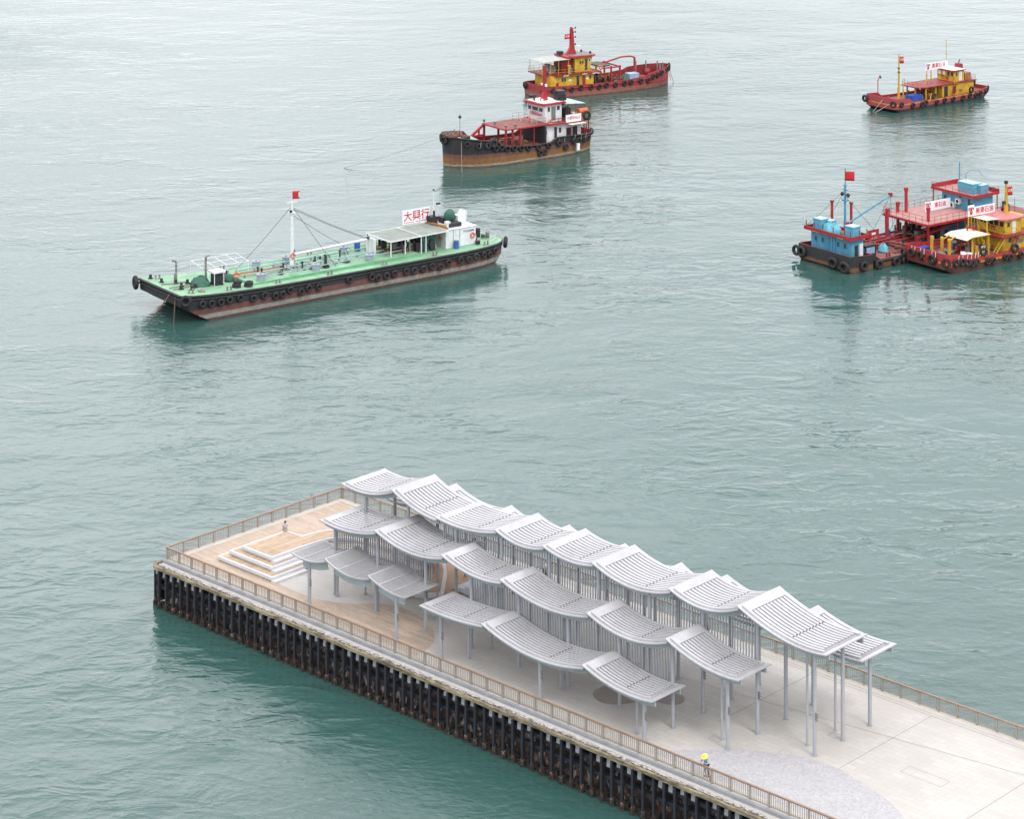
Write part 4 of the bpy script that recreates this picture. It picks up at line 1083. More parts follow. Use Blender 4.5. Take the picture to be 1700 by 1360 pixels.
s = MB(); s.cyl((8.0,.7,11.4),(8.0,.7,11.8),.22); s.cyl((7.8,-.7,11.4),(7.8,-.7,11.75),.2); s.box(9.2,9.5,1.2,1.5,8.9,9.5); s.build('mast_lamp', whiteclean, tm)
s = MB(); s.beam((8.8,-1.9,8.9),(8.8,-1.9,10.0),.07); s.box(8.5,9.6,-2.3,-1.5,9.3,9.7); s.cyl((9.4,-.8,8.9),(9.4,-.8,9.8),.14); s.build('radar', black, wh)
s = MB(); s.tube([(5.2,.9,8.0),(5.2,.9,9.9)], .75, 12); s.box(4.5,6.2,.3,1.8,9.0,9.9); s.cyl((5.2,.9,9.9),(5.2,.9,10.5),.95,.9,n=12); s.cyl((6.1,.9,9.9),(6.1,.9,10.6),.2); s.box(4.7,6.0,1.2,2.2,8.91,9.4); s.build('funnel', black, T2)
s = MB(); s.wallprism([(.9,8.05),(5.2,8.35),(5.2,8.40),(.9,8.10)], -2.5, 2.7); s.build('stern_awning', palegreen, T2)
for (x,y) in [(1,2.6),(3,2.6),(1,-2.4),(3,-2.4),(4.6,2.6)]: s = MB(); s.box(x-.04,x+.04,y-.04,y+.04,5.5,8.05+.07*x); s.build('awning_post', red, T2)
s = MB(); s.wallprism([(2.4,5.5),(4.8,5.5),(4.6,7.0),(2.4,6.4)], -.6, .6, 0); s.box(2.0,2.9,.7,1.5,5.5,6.4); s.build('engine_casing', white, T2)
s = MB(); s.box(3.5,4.7,.9,1.8,5.5,7.4); s.build('casing_panel', black, T2)
signboard(T2, 2.9, 6.2, 4.0, 5.45, 6.75, '小興安No.8', .66, -1, sgn=1, sx=.85)
# working deck
rubbish(T2, 14, (12.5,20), (-2.8,2.6), 2.2, [reddeck, greymetal], 'winch', .3, .9, 1.3)
rubbish(T2, 4, (11.5,17), (-1.5,2.2), 2.2, [yellow], 'yellow_valves', .2, .5, 1.5)
s = MB()
for i in range(8): s.box(10.3+.02*i,10.7, 3.2-i*.8, 3.99-i*.8-.01, 2.25, 5.2)
s.build('black_curtain', black, T2)
s = MB(); s.blob((24,0,3.5),1.1,1.7,1.1,0,12,8,.15,True); s.box(23,25,-1.6,1.6,3.4,4.2); s.build('bow_tarpaulin', palegreen, T2)
s = MB(); s.blob((27.8,-.1,5.2),1.3,1.8,.55,0,14,8,.3); s.blob((26.0,2.2,4.9),.9,.7,.4,0,10,7,.3); s.build('rope_heap', clutter, T2)
rubbish(T2, 10, (26,28.3), (-1.6,1.6), 5.1, [timberbr, redbright, greymetal], 'bow_gear', .15,.4,.7)
s = MB(); s.beam((25.6,0,4),(25.6,0,8.6),.05); s.blob((25.6,0,8.0),.28,.28,.28,0,8,6,.02); s.build('anchor_ball_staff', black, T2)
wires(T2, [((27.3,2.9,4.6),(29.0,5.6,-.1))], .03, rope, 'mooring_line'); wires(T2, [((28.4,-.6,4.9),(44,-9,-.2)),((-.3,-1,3.2),(-22,-14,-.2))], .045, rope, 'mooring_rope')
wires(T2, [((28.3,.2,4.9),(27.4,.35,2.5))], .05, rope, 'bow_rope')
lifebuoy(F2, (11.7,.6,6.3), (1,0), 'orange lifebuoy on the rail above the black tug shelter deck', .5)
lifebuoy(F2, (9.7,4.2,6.0), (.3,1), 'orange lifebuoy on the bridge side of the black tug', .45)
o = MB().cyl((0,-.9,0),(0,.9,0),.5,n=14).build('life_raft', orange); o.location = F2.world((2.0,3.2,6.9)); o.rotation_euler = (0,0,F2.h+R(90)); tag(o, 'orange life raft canister at the stern of the black tug upper deck', 'life raft')
tyre(F2, (1.6,3.9,6.2), (.2,1), .85, 'big tyre hung high on the upper deck stern of the black tug', 'tyres of the black tug')
s = MB(); s.box(4.2,4.75,4.95,5.4,.7,1.9); s.build('white_fender_block', whiteclean, T2)
lb2, g2 = 'black tyre hanging along the near side of the black tug', 'tyres of the black tug'
for (x,z) in [(26.6,4.1),(24.9,3.7),(23.4,3.7),(22.3,4.0),(21.8,3.1),(20.7,3.1),(19.5,2.8),(18.1,2.7),(16.6,2.5),(15.1,2.4),(13.0,2.2),(12.6,1.2),(11.7,1.3),(10.8,2.3),(8.6,2.4),(7.1,1.6),(5.3,2.4),(4.1,2.3),(2.8,2.4),(1.8,2.4)]:
    hb = float(np.interp(x, [q[0] for q in s2], [q[1] for q in s2])); dx = .01
    sl = float(np.interp(x+.5, [q[0] for q in s2], [q[1] for q in s2])-np.interp(x-.5, [q[0] for q in s2], [q[1] for q in s2]))
    tyre(F2, (x, hb+.2, z), (-sl,1), .8 if x == 22.3 else .58, lb2, g2)
tyre(F2, (29.1,.3,4.5), (1,.1), .75, 'big tyre on the stem of the black tug bow', g2); tyre(F2, (28.6,-1.3,4.6), (1,-.7), .7, 'tyre on the far side of the black tug stem', g2)
for y,z in ((2.2,2.9),(.6,2.6),(-1.2,2.8)): tyre(F2, (-.7,y,z), (-1,.1), .6, 'black tyre hanging on the stern of the black tug', g2)
hang_ropes(F2, [((x,5.25,3.6),(x+.35,5.4,2.5)) for x in (8.4,7.2,5.0,3.6,2.7)]+[((x,4.9,4.5),(x+.4,5.2,3.6)) for x in (21.8,23.2,24.6)], rope, T2)

# ---------------------------------------------------------------- red and yellow tug
F3 = Frame('tugboat', 'red hulled tugboat with yellow deckhouse and tall red mast, behind the black tug', 'tugboat', -145.5, 205.9, 73)
T3 = F3.t
h3m = hullmat('red_tug_hull_paint', [(-2,(.10,.04,.04)),(.0,(.12,.05,.04)),(.15,(.32,.12,.09)),(.75,(.33,.10,.09)),(1.0,(.36,.022,.032))], .5, .55, (.28,.12,.07))
s3 = []
for (x, hb, ze, hw) in [(-.3,3.1,2.5,2.6),(1,3.9,2.4,3.5),(4,4.2,2.3,4.0),(9,4.35,2.2,4.2),(15,4.4,2.2,4.3),(20,4.4,2.35,4.2),(23.2,4.35,2.65,4.0),(24.2,4.25,3.1,3.8),(26,3.9,3.3,3.3),(28,3.2,3.5,2.4),(29.6,2.2,3.65,1.4),(30.6,1.1,3.75,.6),(31.0,.2,3.8,.15)]:
    s3.append((x, hb, ze, hb-.05, 1.2, hw, -1.0))
hull(s3, [h3m, red], T3, reddeck, lambda x: 1.4, .14)
for sd in (1,-1):
    s = MB(); s.tube([(x, sd*(hb+.04), 1.75+max(0,x-20)*.11) for (x,hb,ze,*_r) in s3], .11, 7); s.build('rubbing_strake', red, T3)
hh = house(2.1, 11.9, -3.0, 3.0, 1.4, 4.15, yellow, T3)
window(hh, 'y', 4.6, 5.0, 2.9, 3.6, -3.0, yellow, t=-.05); window(hh, 'y', 5.15, 5.55, 2.9, 3.6, -3.0, yellow, t=-.05); window(hh, 'y', 10.9, 11.3, 3.0, 3.7, -3.0, yellow, t=-.05)
door(hh, 'y', 8.0, 8.55, 1.5, 3.8, -3.0, glass, -.05); door(hh, 'y', 9.3, 10.0, 1.5, 3.8, -3.0, redbright, -.05); door(hh, 'y', 3.4, 3.9, 1.5, 2.8, -3.0, redbright, -.05)
for (a,b) in [(6.2,6.8),(10.2,10.7)]: s = MB(); s.box(a,b,-3.04,-3.001,2.9,3.25); s.build('small_notice', textwhite, hh)
s = MB(); s.prism([(.9,-1.2),(3.4,-3.7),(13.3,-3.7),(13.3,3.7),(.9,3.7)], 4.151, 4.36, 0); s.build('upper_deck', red, T3)
s = MB()
for a in (5.2,9.4,11.8): s.box(a-.6,a+.6,-3.76,-3.70,4.1,4.2)
s.build('tube_light', whiteclean, T3)
railing_on([(1.0,-1.3),(3.4,-3.6),(8.2,-3.6)], 4.36, 1.0, yellow, T3); railing_on([(8.2,-3.6),(13.2,-3.6),(13.2,3.6),(.95,3.6),(.95,-1.2)], 4.36, 1.0, yellow, T3)
w3 = house(8.0, 11.5, -2.3, 2.3, 4.361, 7.2, yellow, T3, 'wheelhouse', slant=.5)
window(w3, 'y', 9.1, 9.45, 5.9, 6.5, -2.3, yellow, t=-.05); window(w3, 'y', 9.6, 9.95, 5.9, 6.5, -2.3, yellow, t=-.05); door(w3, 'y', 10.35, 10.85, 4.6, 6.8, -2.3, glass, -.05); window(w3, 'y', 11.15, 11.5, 6.2, 6.8, -2.3, whiteclean, t=-.05)
for a in (-1.9,-.5,.9): window(w3, 'x', a, a+1, 6.2, 6.9, 11.93, t=.1)
s = MB(); s.prism([(6.2,-2.6),(11.9,-2.8),(12.9,-2.0),(12.9,2.0),(11.9,2.8),(6.2,2.6)], 7.201, 7.5); s.build('wheelhouse_roof', redbright, w3)
s = MB(); s.prism([(7.4,-2.3),(11.8,-2.4),(12.4,-1.8),(12.4,1.8),(11.8,2.4),(7.4,2.3)], 7.501, 7.56); s.build('roof_top', greymetal, w3)
s = MB(); s.wallprism([(7.4,7.56),(9.6,7.56),(9.2,8.6),(8.85,12.6),(8.55,12.9),(8.4,12.6),(8.3,9.0)], -.3, .3); s.beam((8.7,-.6,10.9),(8.7,.6,10.9),.08); s.beam((8.8,-.8,12.0),(8.8,.8,12.0),.07); m3 = s.build('mast', redbright, T3)
s = MB()
for z in (9.3,10.7,11.7,12.5): s.beam((8.9,0,z),(9.5,0,z+.05),.07); s.box(9.4,9.6,-.1,.1,z,z+.3)
s.build('mast_lamp', black, m3)
fl = flag(m3, (8.35,0,10.6), 1.4, 1.0, (-1,-.1,0)); text_mesh('lettering', '石油', .5, (7.65,-.09,11.1), (1,0,0), textwhite, fl)
s = MB(); s.beam((10.6,.6,7.5),(10.6,.6,8.6),.08); s.blob((10.6,.6,8.9),.45,.45,.12,0,10,6,.02); s.build('radar', whiteclean, w3)
s = MB(); s.box(5.9,6.9,.2,1.2,7.6,8.2); s.beam((6.2,.7,7.5),(6.2,.7,8.0),.1); s.blob((12.2,-1.2,7.8),.25,.25,.25,0,8,6,.02); s.blob((11.6,1.2,7.8),.25,.25,.25,0,8,6,.02); s.build('searchlight', black, w3)
s = MB(); s.wallprism([(.4,6.9),(3.4,7.05),(6.6,7.1),(6.6,7.14),(3.4,7.10),(.4,6.95)], -3.0, 2.6); s.build('stern_awning', paint('grey_cream_canvas',(.42,.42,.38),.8), T3)
for (x,y) in [(.6,-2.4),(2.2,-2.9),(4.0,-2.9),(6.2,-2.9),(.6,2.4),(4,2.4)]: s = MB(); s.box(x-.04,x+.04,y-.04,y+.04,4.36,6.92+.03*x); s.build('awning_post', yellow, T3)
s = MB(); s.box(5.4,7.9,-1.6,1.4,4.36,6.9); s.build('engine_casing', red, T3)
s = MB(); s.cyl((3.4,-1.2,5.1),(3.4,.8,5.1),.95,n=20); s.build('hose_reel', greymetal, T3)
s = MB(); s.cyl((6.1,-3.3,4.36),(6.1,-3.3,5.9),.26,n=12); s.cyl((6.1,-3.3,5.9),(6.1,-3.3,6.05),.34,n=12); s.build('vent_pipe', yellow, T3)
barrel(F3, (7.0,-2.2,4.38), barrelblue, 'blue drum on the upper deck of the red tug beside its yellow wheelhouse', .4, 1.1)
ladder((15.3,-3.0,1.5),(13.2,-3.0,4.4),.8,red,T3,9,(0,1,0)); railing_on([(13.3,-3.5),(15.2,-3.5)], 2.7, 1.2, yellow, T3)
rubbish(T3, 16, (12.3,15.8), (-2.6,2.6), 1.4, [clutter, black, greymetal], 'pump_machinery', .25,.8,1.9)
for (x,y) in [(16,-2.9),(18,-2.9),(16,2.9),(18,2.9)]: s = MB(); s.box(x-.14,x+.14,y-.14,y+.14,1.4,5.0); s.build('gantry_post', redbright, T3)
s = MB(); s.box(14,18.2,-3.1,-2.8,4.6,4.85); s.box(14,18.2,2.8,3.1,4.6,4.85); s.box(17.85,18.15,-2.8,2.8,4.6,4.85); s.build('gantry_beam', redbright, T3)
s = MB(); s.box(13.6,16.2,-2.2,2.4,4.86,5.1); s.build('gantry_platform', clutter, T3)
s = MB(); s.tube([(23.5,.4,1.5),(23.5,.4,5.6)],.22,9); s.tube([(23.5,.4,5.6),(22.6,.4,5.9),(20.5,.4,5.95),(17.6,.4,5.4),(16.4,.4,5.1)],.17,9); s.build('deck_crane', redbright, T3)
rubbish(T3, 10, (16.5,21), (-2.9,3), 1.4, [reddeck, greymetal, clutter], 'deck_fittings', .2,.7,1.0)
s = MB(); s.box(-1.1,1.1,-.9,.9,0,1.3); s.box(-1.12,1.12,-.92,.92,1.3,1.38); o = s.build('deck_crate', paint('pale_blue_box', (.28,.46,.62), .5)); o.location = F3.world((22.2,-.8,1.4)); o.rotation_euler = (0,0,F3.h)
s = MB(); s.blob((-1.6,.4,0),.7,.9,1.2,0,10,7,.12,True); s.build('tarpaulin_cover', tarpgreen, o); tag(o, 'pale blue crate beside a green cover on the red tug foredeck', 'crate')
s = MB(); s.box(24.5,26.2,-1.6,.8,1.4,1.75); s.box(26.6,27.8,-1.2,.2,1.4,2.2); s.blob((27.2,1.4,2.2),.7,.6,.8,0,10,7,.1); s.build('windlass', red, T3)
s = MB()
for (x,y) in [(29.3,-1),(29.3,1),(27.6,-2.6),(27.6,2.6),(25.6,3.2)]: s.cyl((x,y,1.4),(x,y,4.3),.14,n=8)
s.build('bitt', greymetal, T3)
wires(T3, [((31.2,-.2,3.4),(32.2,-.6,-.2)),((31.2,.1,3.4),(31.7,-.2,.5))], .06, rope, 'anchor_line')
lifebuoy(F3, (13.3,-3.4,5.0), (.3,-1), 'orange lifebuoy on the rail ahead of the yellow wheelhouse of the red tug', .5)
s = MB(); s.blob((0,0,.4),.5,.35,.4,0,10,7,.05); o = s.build('buoy_float', orange); o.location = F3.world((.9,-1.5,2.1)); tag(o, 'orange float on the stern of the red tug', 'float')
lb3, g3_ = 'black tyre hanging along the near side of the red tug', 'tyres of the red tug'
for (x,z) in [(2.1,1.6),(4.3,1.6),(6.1,1.5),(8.1,1.7),(10.4,1.6),(12.3,1.5),(13.9,1.7),(16.0,1.55),(18.1,1.7),(19.6,1.75),(21.9,1.8),(23.7,1.75),(25.0,2.3),(26.3,2.5),(27.5,2.8)]:
    hb = float(np.interp(x, [q[0] for q in s3], [q[1] for q in s3])); sl = float(np.interp(x+.5, [q[0] for q in s3], [q[1] for q in s3])-np.interp(x-.5, [q[0] for q in s3], [q[1] for q in s3]))
    tyre(F3, (x, -hb-.18, z), (-sl,-1), .56, lb3, g3_)
tyre(F3, (29.5,-2.3,3.1), (.9,-1), .62, 'tyre near the stem of the red tug', g3_); tyre(F3, (31.1,-.5,3.2), (1,-.4), .85, 'big tyre on the stem of the red tug', g3_)
tyre(F3, (-.6,2.3,1.9), (-1,0), .7, 'tyre on the far stern corner of the red tug', g3_)

# ---------------------------------------------------------------- small red and yellow bunker boat, far right
F4 = Frame('bunker_boat', 'small red hulled work boat with yellow wheelhouse and yellow mast, alone at the upper right', 'work boat', 248*.156-124.9*.988, 248*.988+124.9*.156, 261)
T4 = F4.t
h4m = hullmat('far_boat_hull_paint', [(-2,(.05,.04,.045)),(.55,(.11,.09,.09)),(.62,(.42,.05,.06)),(1.32,(.55,.42,.08)),(1.48,(.44,.055,.065))], .06, .25)
s4 = []
for (x, hb, ze, zl) in [(-3.4,2.2,1.9,.9),(-2,3.2,1.9,.2),(0,3.9,1.9,-.6),(4,4.1,1.7,-1),(12,4.15,1.6,-1),(17,4.15,1.65,-1),(19.6,4.15,1.75,-1),(20.4,4.15,2.35,-1),(22,4.1,2.5,-.4),(23.4,3.9,2.6,.25),(24.2,3.5,2.65,.6)]:
    s4.append((x, hb, ze, hb-.02, max(zl+.1,.6), hb-.35, zl))
hull(s4, [h4m, redbright], T4, reddeck, lambda x: 1.15, .12)
s = MB(); s.box(1.0,9.8,-2.6,2.6,1.15,3.5); d4 = s.build('deckhouse', yellow, T4)
door(d4, 'y', 6.0, 6.7, 1.6, 3.0, 2.6, redbright); door(d4, 'y', 8.3, 9.3, 1.2, 3.2, 2.6, black); text_mesh('lettering', '707', .75, (4.7,2.62,1.9), (-1,0,0), textdark, d4)
s = MB(); s.prism([(.4,-2.9),(14.5,-2.9),(16.2,-2.0),(16.2,2.0),(14.5,2.9),(.4,2.9)], 3.501, 3.68); s.build('upper_deck', red, T4)
for (x,y) in [(14.2,2.4),(14.2,-2.4),(11.5,2.4),(15.6,1)]: s = MB(); s.box(x-.12,x+.12,y-.12,y+.12,1.15,3.5); s.build('deck_post', yellow, T4)
rubbish(T4, 14, (10.4,15), (-2.2,2.0), 1.15, [clutter, timberbr, red], 'pump_machinery', .25,.8,1.9)
w4 = house(3.3, 6.0, -2.2, 2.2, 3.681, 5.75, yellow, T4, 'wheelhouse')
for a in (-1.9,-.75,.4,1.35): window(w4, 'x', a, a+.6, 4.75, 5.5, 6.0, yellow, whiteclean if a < -.7 else glass)
window(w4, 'y', 5.2, 5.6, 4.75, 5.5, 2.2, yellow); door(w4, 'y', 3.9, 4.7, 3.8, 5.5, 2.2, white); text_mesh('lettering', '榮2號', .85, (6.03,-.2,4.25), (0,1,0), textred, w4)
s = MB(); s.prism([(3.1,-2.4),(6.1,-2.4),(6.6,-1.8),(6.6,2.0),(6.1,2.5),(3.1,2.5)], 5.751, 5.95, 0, 1); s.build('wheelhouse_roof', [redbright, whiteclean], w4)
ladder((7.4,3.1,1.2),(6.4,2.9,3.8),.6,red,T4,8,(1,0,0)); railing_on([(7.2,3.3),(6.2,3.3)], 3.2, 1.0, yellow, T4)
s = MB(); s.wallprism([(1.6,4.6),(3.0,4.6),(2.8,6.6),(1.9,6.6)], -.6,.6); s.build('funnel', redbright, T4)
s = MB(); s.tube([(2.3,0,6.6),(2.3,0,7.0),(2.0,0,7.3)],.1,7); s.build('exhaust_pipe', black, T4)
s = MB(); s.box(.9,2.6,-2.0,1.8,3.68,5.0); s.build('water_tank', timberbr, T4)
signboard(T4, 4.9, 11.0, -.6, 6.0, 7.35, '美東石油', .95, -1, sgn=1, logo=True)
for x in (10.6,9.4): s = MB(); s.box(x-.08,x+.08,-.75,-.6,3.68,6.4); s.build('sign_post', yellow, T4)
wires(T4, [((10.6,-.7,6.1),(12.9,1.0,3.8)),((18.6,-.3,4),(12.6,0,4.2))], .04, yellow, 'stay')
s = MB(); s.tube([(18.6,-.4,1.2),(18.6,-.4,9.6)], .24, 10, r1=.12); s.cyl((18.6,-.4,9.6),(18.6,-.4,10.1),.08,n=6); m4 = s.build('mast', yellow, T4)
s = MB(); s.box(18.5,18.75,-.6,-.2,6.4,6.7); s.box(18.5,18.75,-.6,-.2,7.2,7.4); s.build('mast_lamp', black, m4)
f4 = flag(m4, (18.6,-.35,8.2), 1.2, 1.3, (-1,.1,0)); text_mesh('lettering', '石油', .5, (18.0,-.22,8.9), (-1,0,0), textwhite, f4)
s = MB(); s.tube([(17.4,-.4,1.2),(17.4,-.4,4.2)],.13,8); s.tube([(19.4,.1,1.2),(19.4,.1,3.8)],.12,8); s.build('derrick_post', yellow, T4)
s = MB(); s.beam((5.2,-.6,5.95),(5.2,-.6,11.4),.07); s.beam((5.2,-1.1,8.6),(5.2,.2,8.6),.05); s.beam((4.6,-.6,11.3),(5.8,-.6,11.3),.05); s.build('radio_aerial', yellow, T4)
railing_on([(.6,-2.7),(.6,2.7),(3.0,2.7)], 3.68, .9, red, T4); railing_on([(15.9,2.0),(15.9,-2.0),(14.5,-2.8)], 3.68, .9, red, T4)
s = MB(); s.box(-1.5,1.4,-.9,.9,0,1.1); s.box(-1.45,1.35,-.85,.85,1.1,1.16); o = s.build('cargo_tub', paint('royal_blue_plastic', (.02,.08,.38), .5, var=.3)); o.location = F4.world((16.6,1.6,1.2)); o.rotation_euler = (0,0,F4.h); tag(o, 'royal blue tub on the deck of the small boat at the upper right', 'tub')
s = MB(); s.tube([(22.0,-2.6,2.2),(22.0,-2.6,5.0),(21.4,-2.6,6.0)],.09,7); s.build('bow_davit', redbright, T4)
s = MB(); s.blob((21.3,-2.6,5.6),.2,.2,.28,0,8,6,.02); s.build('davit_block', barrelblue, T4)
s = MB(); s.tube([(14.9,4.1,1.4),(14.6,4.3,2.7),(13.8,4.3,2.7),(13.5,4.1,1.4)],.1,7); s.build('tyre_frame', yellow, T4)
rubbish(T4, 6, (20.5,23.4), (-3,3), 1.2, [reddeck, barrelblue], 'bow_gear', .2,.6,.9)
wires(T4, [((24.2,.9,2.2),(26.0,-.2,-.2)),((23.9,2.7,1.8),(26.4,.6,-.2))], .06, rope, 'anchor_line')
lb4, g4 = 'black tyre hanging along the near side of the small upper right boat', 'tyres of the small upper right boat'
for (x,z) in [(22.6,1.5),(19.7,1.05),(17.2,1.0),(16.2,1.15),(13.1,.9),(10.9,1.0),(8.5,.95),(5.8,.9),(3.8,1.1),(2.0,1.0),(.7,1.2)]: 
    hb = float(np.interp(x, [q[0] for q in s4], [q[1] for q in s4])); tyre(F4, (x,hb+.2,z), (0,1), .56, lb4, g4)
tyre(F4, (24.1,3.4,1.6), (1,.6), .66, 'tyre at the near bow corner of the small upper right boat', g4); tyre(F4, (24.6,-3.5,1.8), (1,-.2), .72, 'tyre at the far bow corner of the small upper right boat', g4)
tyre(F4, (14.2,4.45,2.3), (0,1), .6, 'tyre on the yellow bracket of the small upper right boat', g4); tyre(F4, (3.4,4.2,2.2), (0,1), .7, 'tall mounted tyre by the yellow deckhouse of the small upper right boat', g4)
for x,y,z in ((-1.2,3.8,1.3),(-2.2,3.3,1.4),(-3.4,2.4,1.5)): tyre(F4, (x,y,z), (-.6,1), .56, 'tyre at the stern of the small upper right boat', g4)
tyre(F4, (.4,2.2,3.0), (-.4,1), .6, 'tyre hung high at the stern of the small upper right boat', g4)
# ---------------------------------------------------------------- blue and red oil barge, right
F5 = Frame('oil_barge', 'wide black hulled barge with sky blue cabins, red decks and two raised red platforms', 'barge', 133.2*.174-51.7*.985, 133.2*.985+51.7*.174, 80)
T5 = F5.t
h5m = hullmat('blue_barge_hull_paint', [(-2,(.06,.035,.03)),(.1,(.17,.08,.04)),(.75,(.018,.018,.022))], .35, .5, (.16,.08,.04), .9)
s5 = [(-.25,5.2,2.35,5.1,1.3,4.9,.35),(.4,5.35,2.35,5.3,1.0,5.2,-.3),(1.2,5.4,2.3,5.35,1.0,5.3,-.8),(4.2,5.4,2.1,5.35,.9,5.3,-1)]
s5b = [(4.9,5.4,1.25,5.35,.7,5.3,-1),(20,5.4,1.25,5.35,.7,5.3,-1),(36,5.4,1.3,5.35,.7,5.3,-1),(40,5.2,1.6,5.0,.9,4.8,-.6),(43,4.6,2.0,4.4,1.3,4.0,.4)]
hull(s5, [h5m, red], T5, reddeck, lambda x: 1.25, .14)
hull(s5b, [h5m, red], T5, reddeck, None, .14, 'hull')
s = MB(); s.wallprism([(4.2,1.2),(4.2,2.1),(5.6,1.28),(5.6,1.2)], -5.4,-5.27); s.wallprism([(4.2,1.2),(4.2,2.1),(5.6,1.28),(5.6,1.2)], 5.27,5.4); s.build('bulwark_end', black, T5)
for y in (-5.42, 5.42): s = MB(); s.tube([(4.5,y,1.0),(36,y,1.05),(42.5,y*.86,1.7)], .16, 7); s.build('rubbing_strake', black, T5)
c5 = house(1.2, 3.6, -4.0, 4.1, 1.25, 4.35, blueP, T5, 'cabin')
for a in (3.1,1.7,-1.4,-2.8): window(c5, 'x', a-.2, a+.2, 2.9, 3.55, 1.2, blueP, t=-.05)
s = MB()
for y in (.55,-.15,-.75): s.box(1.12,1.199,y-.12,y+.12,1.3,4.3)
s.build('wall_rib', blueP, c5)
door(c5, 'y', 1.9, 2.5, 1.4, 3.4, -4.0, black, -.05); door(c5, 'y', 2.75, 3.4, 1.4, 3.6, -4.0, white, -.12)
s = MB(); s.box(.4,4.1,-4.6,4.8,4.351,4.40); s.box(.4,.52,-4.6,4.8,4.4,4.85); s.box(3.98,4.1,-4.6,4.8,4.4,4.85); s.box(.52,3.98,-4.6,-4.48,4.4,4.85); s.box(.52,3.98,4.68,4.8,4.4,4.85); rf5 = s.build('cabin_roof', redbright, c5)
s = MB(); s.box(.53,3.97,-4.47,4.67,4.41,4.46); s.build('roof_surface', reddeck, rf5)
s = MB(); s.box(.36,.40,1.7,3.0,4.36,4.42); s.box(.36,.40,-3.2,-1.9,4.36,4.42); s.build('tube_light', yellow, rf5)
s = MB()
for (x,y) in [(.7,4.6),(.7,2.9),(.7,1.2),(.7,-.9),(.7,-3.2),(.7,-4.4),(3.9,-4.4),(3.9,-3.0),(2.4,-4.4)]: s.box(x-.05,x+.05,y-.05,y+.05,4.85,5.6)
s.build('stanchion', red, rf5)
def tankbox(par, x, y, z, a, b, h, name='water_tank', m=None):
    s = MB(); s.box(x-a,x+a,y-b,y+b,z,z+h); s.box(x-a-.04,x+a+.04,y-b-.04,y+b+.04,z+h*.5,z+h*.56); s.box(x-a-.05,x+a+.05,y-b-.05,y+b+.05,z+h-.12,z+h-.0)
    t_ = s.build(name, m or bluetank, par); s = MB(); s.box(x-a-.01,x+a+.01,y-b-.01,y+b+.01,z+h+.001,z+h+.05); s.build('tank_lid', paint('pale_blue_lid', (.42,.58,.66), .5), t_); return t_
tankbox(rf5, 2.2, 3.2, 4.46, .7, .8, 1.45); tankbox(rf5, 3.2, 2.4, 4.46, .6, .7, 1.2); tankbox(rf5, 2.6, -2.9, 4.46, .75, .8, 1.45)
s = MB(); s.blob((0,0,0),1.0,1.7,1.4,0,18,11,.17,True); o = s.build('tarpaulin', paint('sky_blue_tarpaulin', (.12,.42,.52), .6, var=.3)); o.location = F5.world((1.5,.2,4.47)); o.rotation_euler = (0,0,F5.h); tag(o, 'crumpled sky blue tarpaulin on the red cabin roof of the wide barge', 'tarpaulin')
s = MB()
for (x,y) in [(5.6,4.4),(7.0,1.9)]: s.cyl((x,y,1.3),(x,y,7.6),.2,n=9); s.cyl((x,y,7.6),(x,y,7.8),.32,n=9)
s.build('vent_pipe', redbright, T5)
s = MB(); s.tube([(5.3,1.4,1.3),(5.3,1.4,10.4)], .22, 10, r1=.13); s.box(5.0,5.6,1.0,1.8,8.3,8.5); s.beam((5.3,.9,9.9),(5.3,1.9,9.9),.12); s.cyl((5.3,1.4,10.4),(5.3,1.4,10.7),.3,.2)
for i in range(14): s.box(5.05,5.12,1.25,1.55,3+i*.45,3.06+i*.45)
m5 = s.build('mast', blueP, T5)
s = MB(); s.blob((5.3,.8,9.2),.3,.3,.3,0,8,6,.1); s.blob((5.3,2.0,9.2),.28,.28,.3,0,8,6,.1); s.cyl((5.3,1.4,10.7),(5.3,1.4,13.0),.05,n=6); s.build('mast_light', black, m5)
flag(m5, (5.3,1.4,11.2), 1.35, 1.35, (.8,-.6,0))
s = MB(); s.tube([(5.6,1.4,4.9),(15.2,2.2,7.6)], .14, 8); s.build('derrick_boom', blueP, T5)
s = MB(); s.box(15.0,15.5,2.0,2.4,7.4,8.0); s.box(5.2,5.9,1.2,1.6,4.4,5.2); s.build('boom_head', redbright, T5)
wires(T5, [((5.3,1.4,9.9),(.7,4.4,4.9)),((5.3,1.4,9.8),(.9,1.6,4.9)),((5.3,1.4,9.8),(15.2,2.2,7.8)),((15.2,2.2,7.5),(14.8,1.0,1.4)),((5.3,1.4,9.0),(9.4,-4.6,1.4)),((12.2,3.6,1.4),(15.0,2.2,7.3)),((16,3.4,1.4),(19.6,5,4))], .025)
for (x,y,h_) in [(14.0,1.6,5.5),(17.9,3.3,5.6),(18.9,2.6,7.7),(17.3,-3.4,6.1)]:
    s = MB(); s.cyl((x,y,1.25),(x,y,h_),.24,n=10); s.cyl((x,y,h_),(x,y,h_+.5),.33,n=10); s.build('red_post', redbright, T5)
s = MB(); s.torus((14,1.6,5.3),(0,1,0),.55,.09,8,6); s.beam((18.9,2.6,3.8),(19.9,1.4,1.3),.12); s.beam((18.9,2.6,3.8),(19.9,3.9,1.3),.12); s.build('post_bracket', redbright, T5)
s = MB(); s.box(8.2,10.4,-.3,-.2,2.9,3.9); s.beam((8.3,-.25,1.3),(8.3,-.25,2.9),.1); s.beam((10.3,-.25,1.3),(10.3,-.25,2.9),.1); nb = s.build('notice_board', redbright, T5)
s = MB(); s.box(8.9,9.7,-.33,-.301,3.2,3.5); s.build('small_lettering', textwhite, nb)
s = MB(); s.box(4.4,6.5,-3.6,-2.3,1.25,2.9); kb = s.build('machinery_box', black, T5)
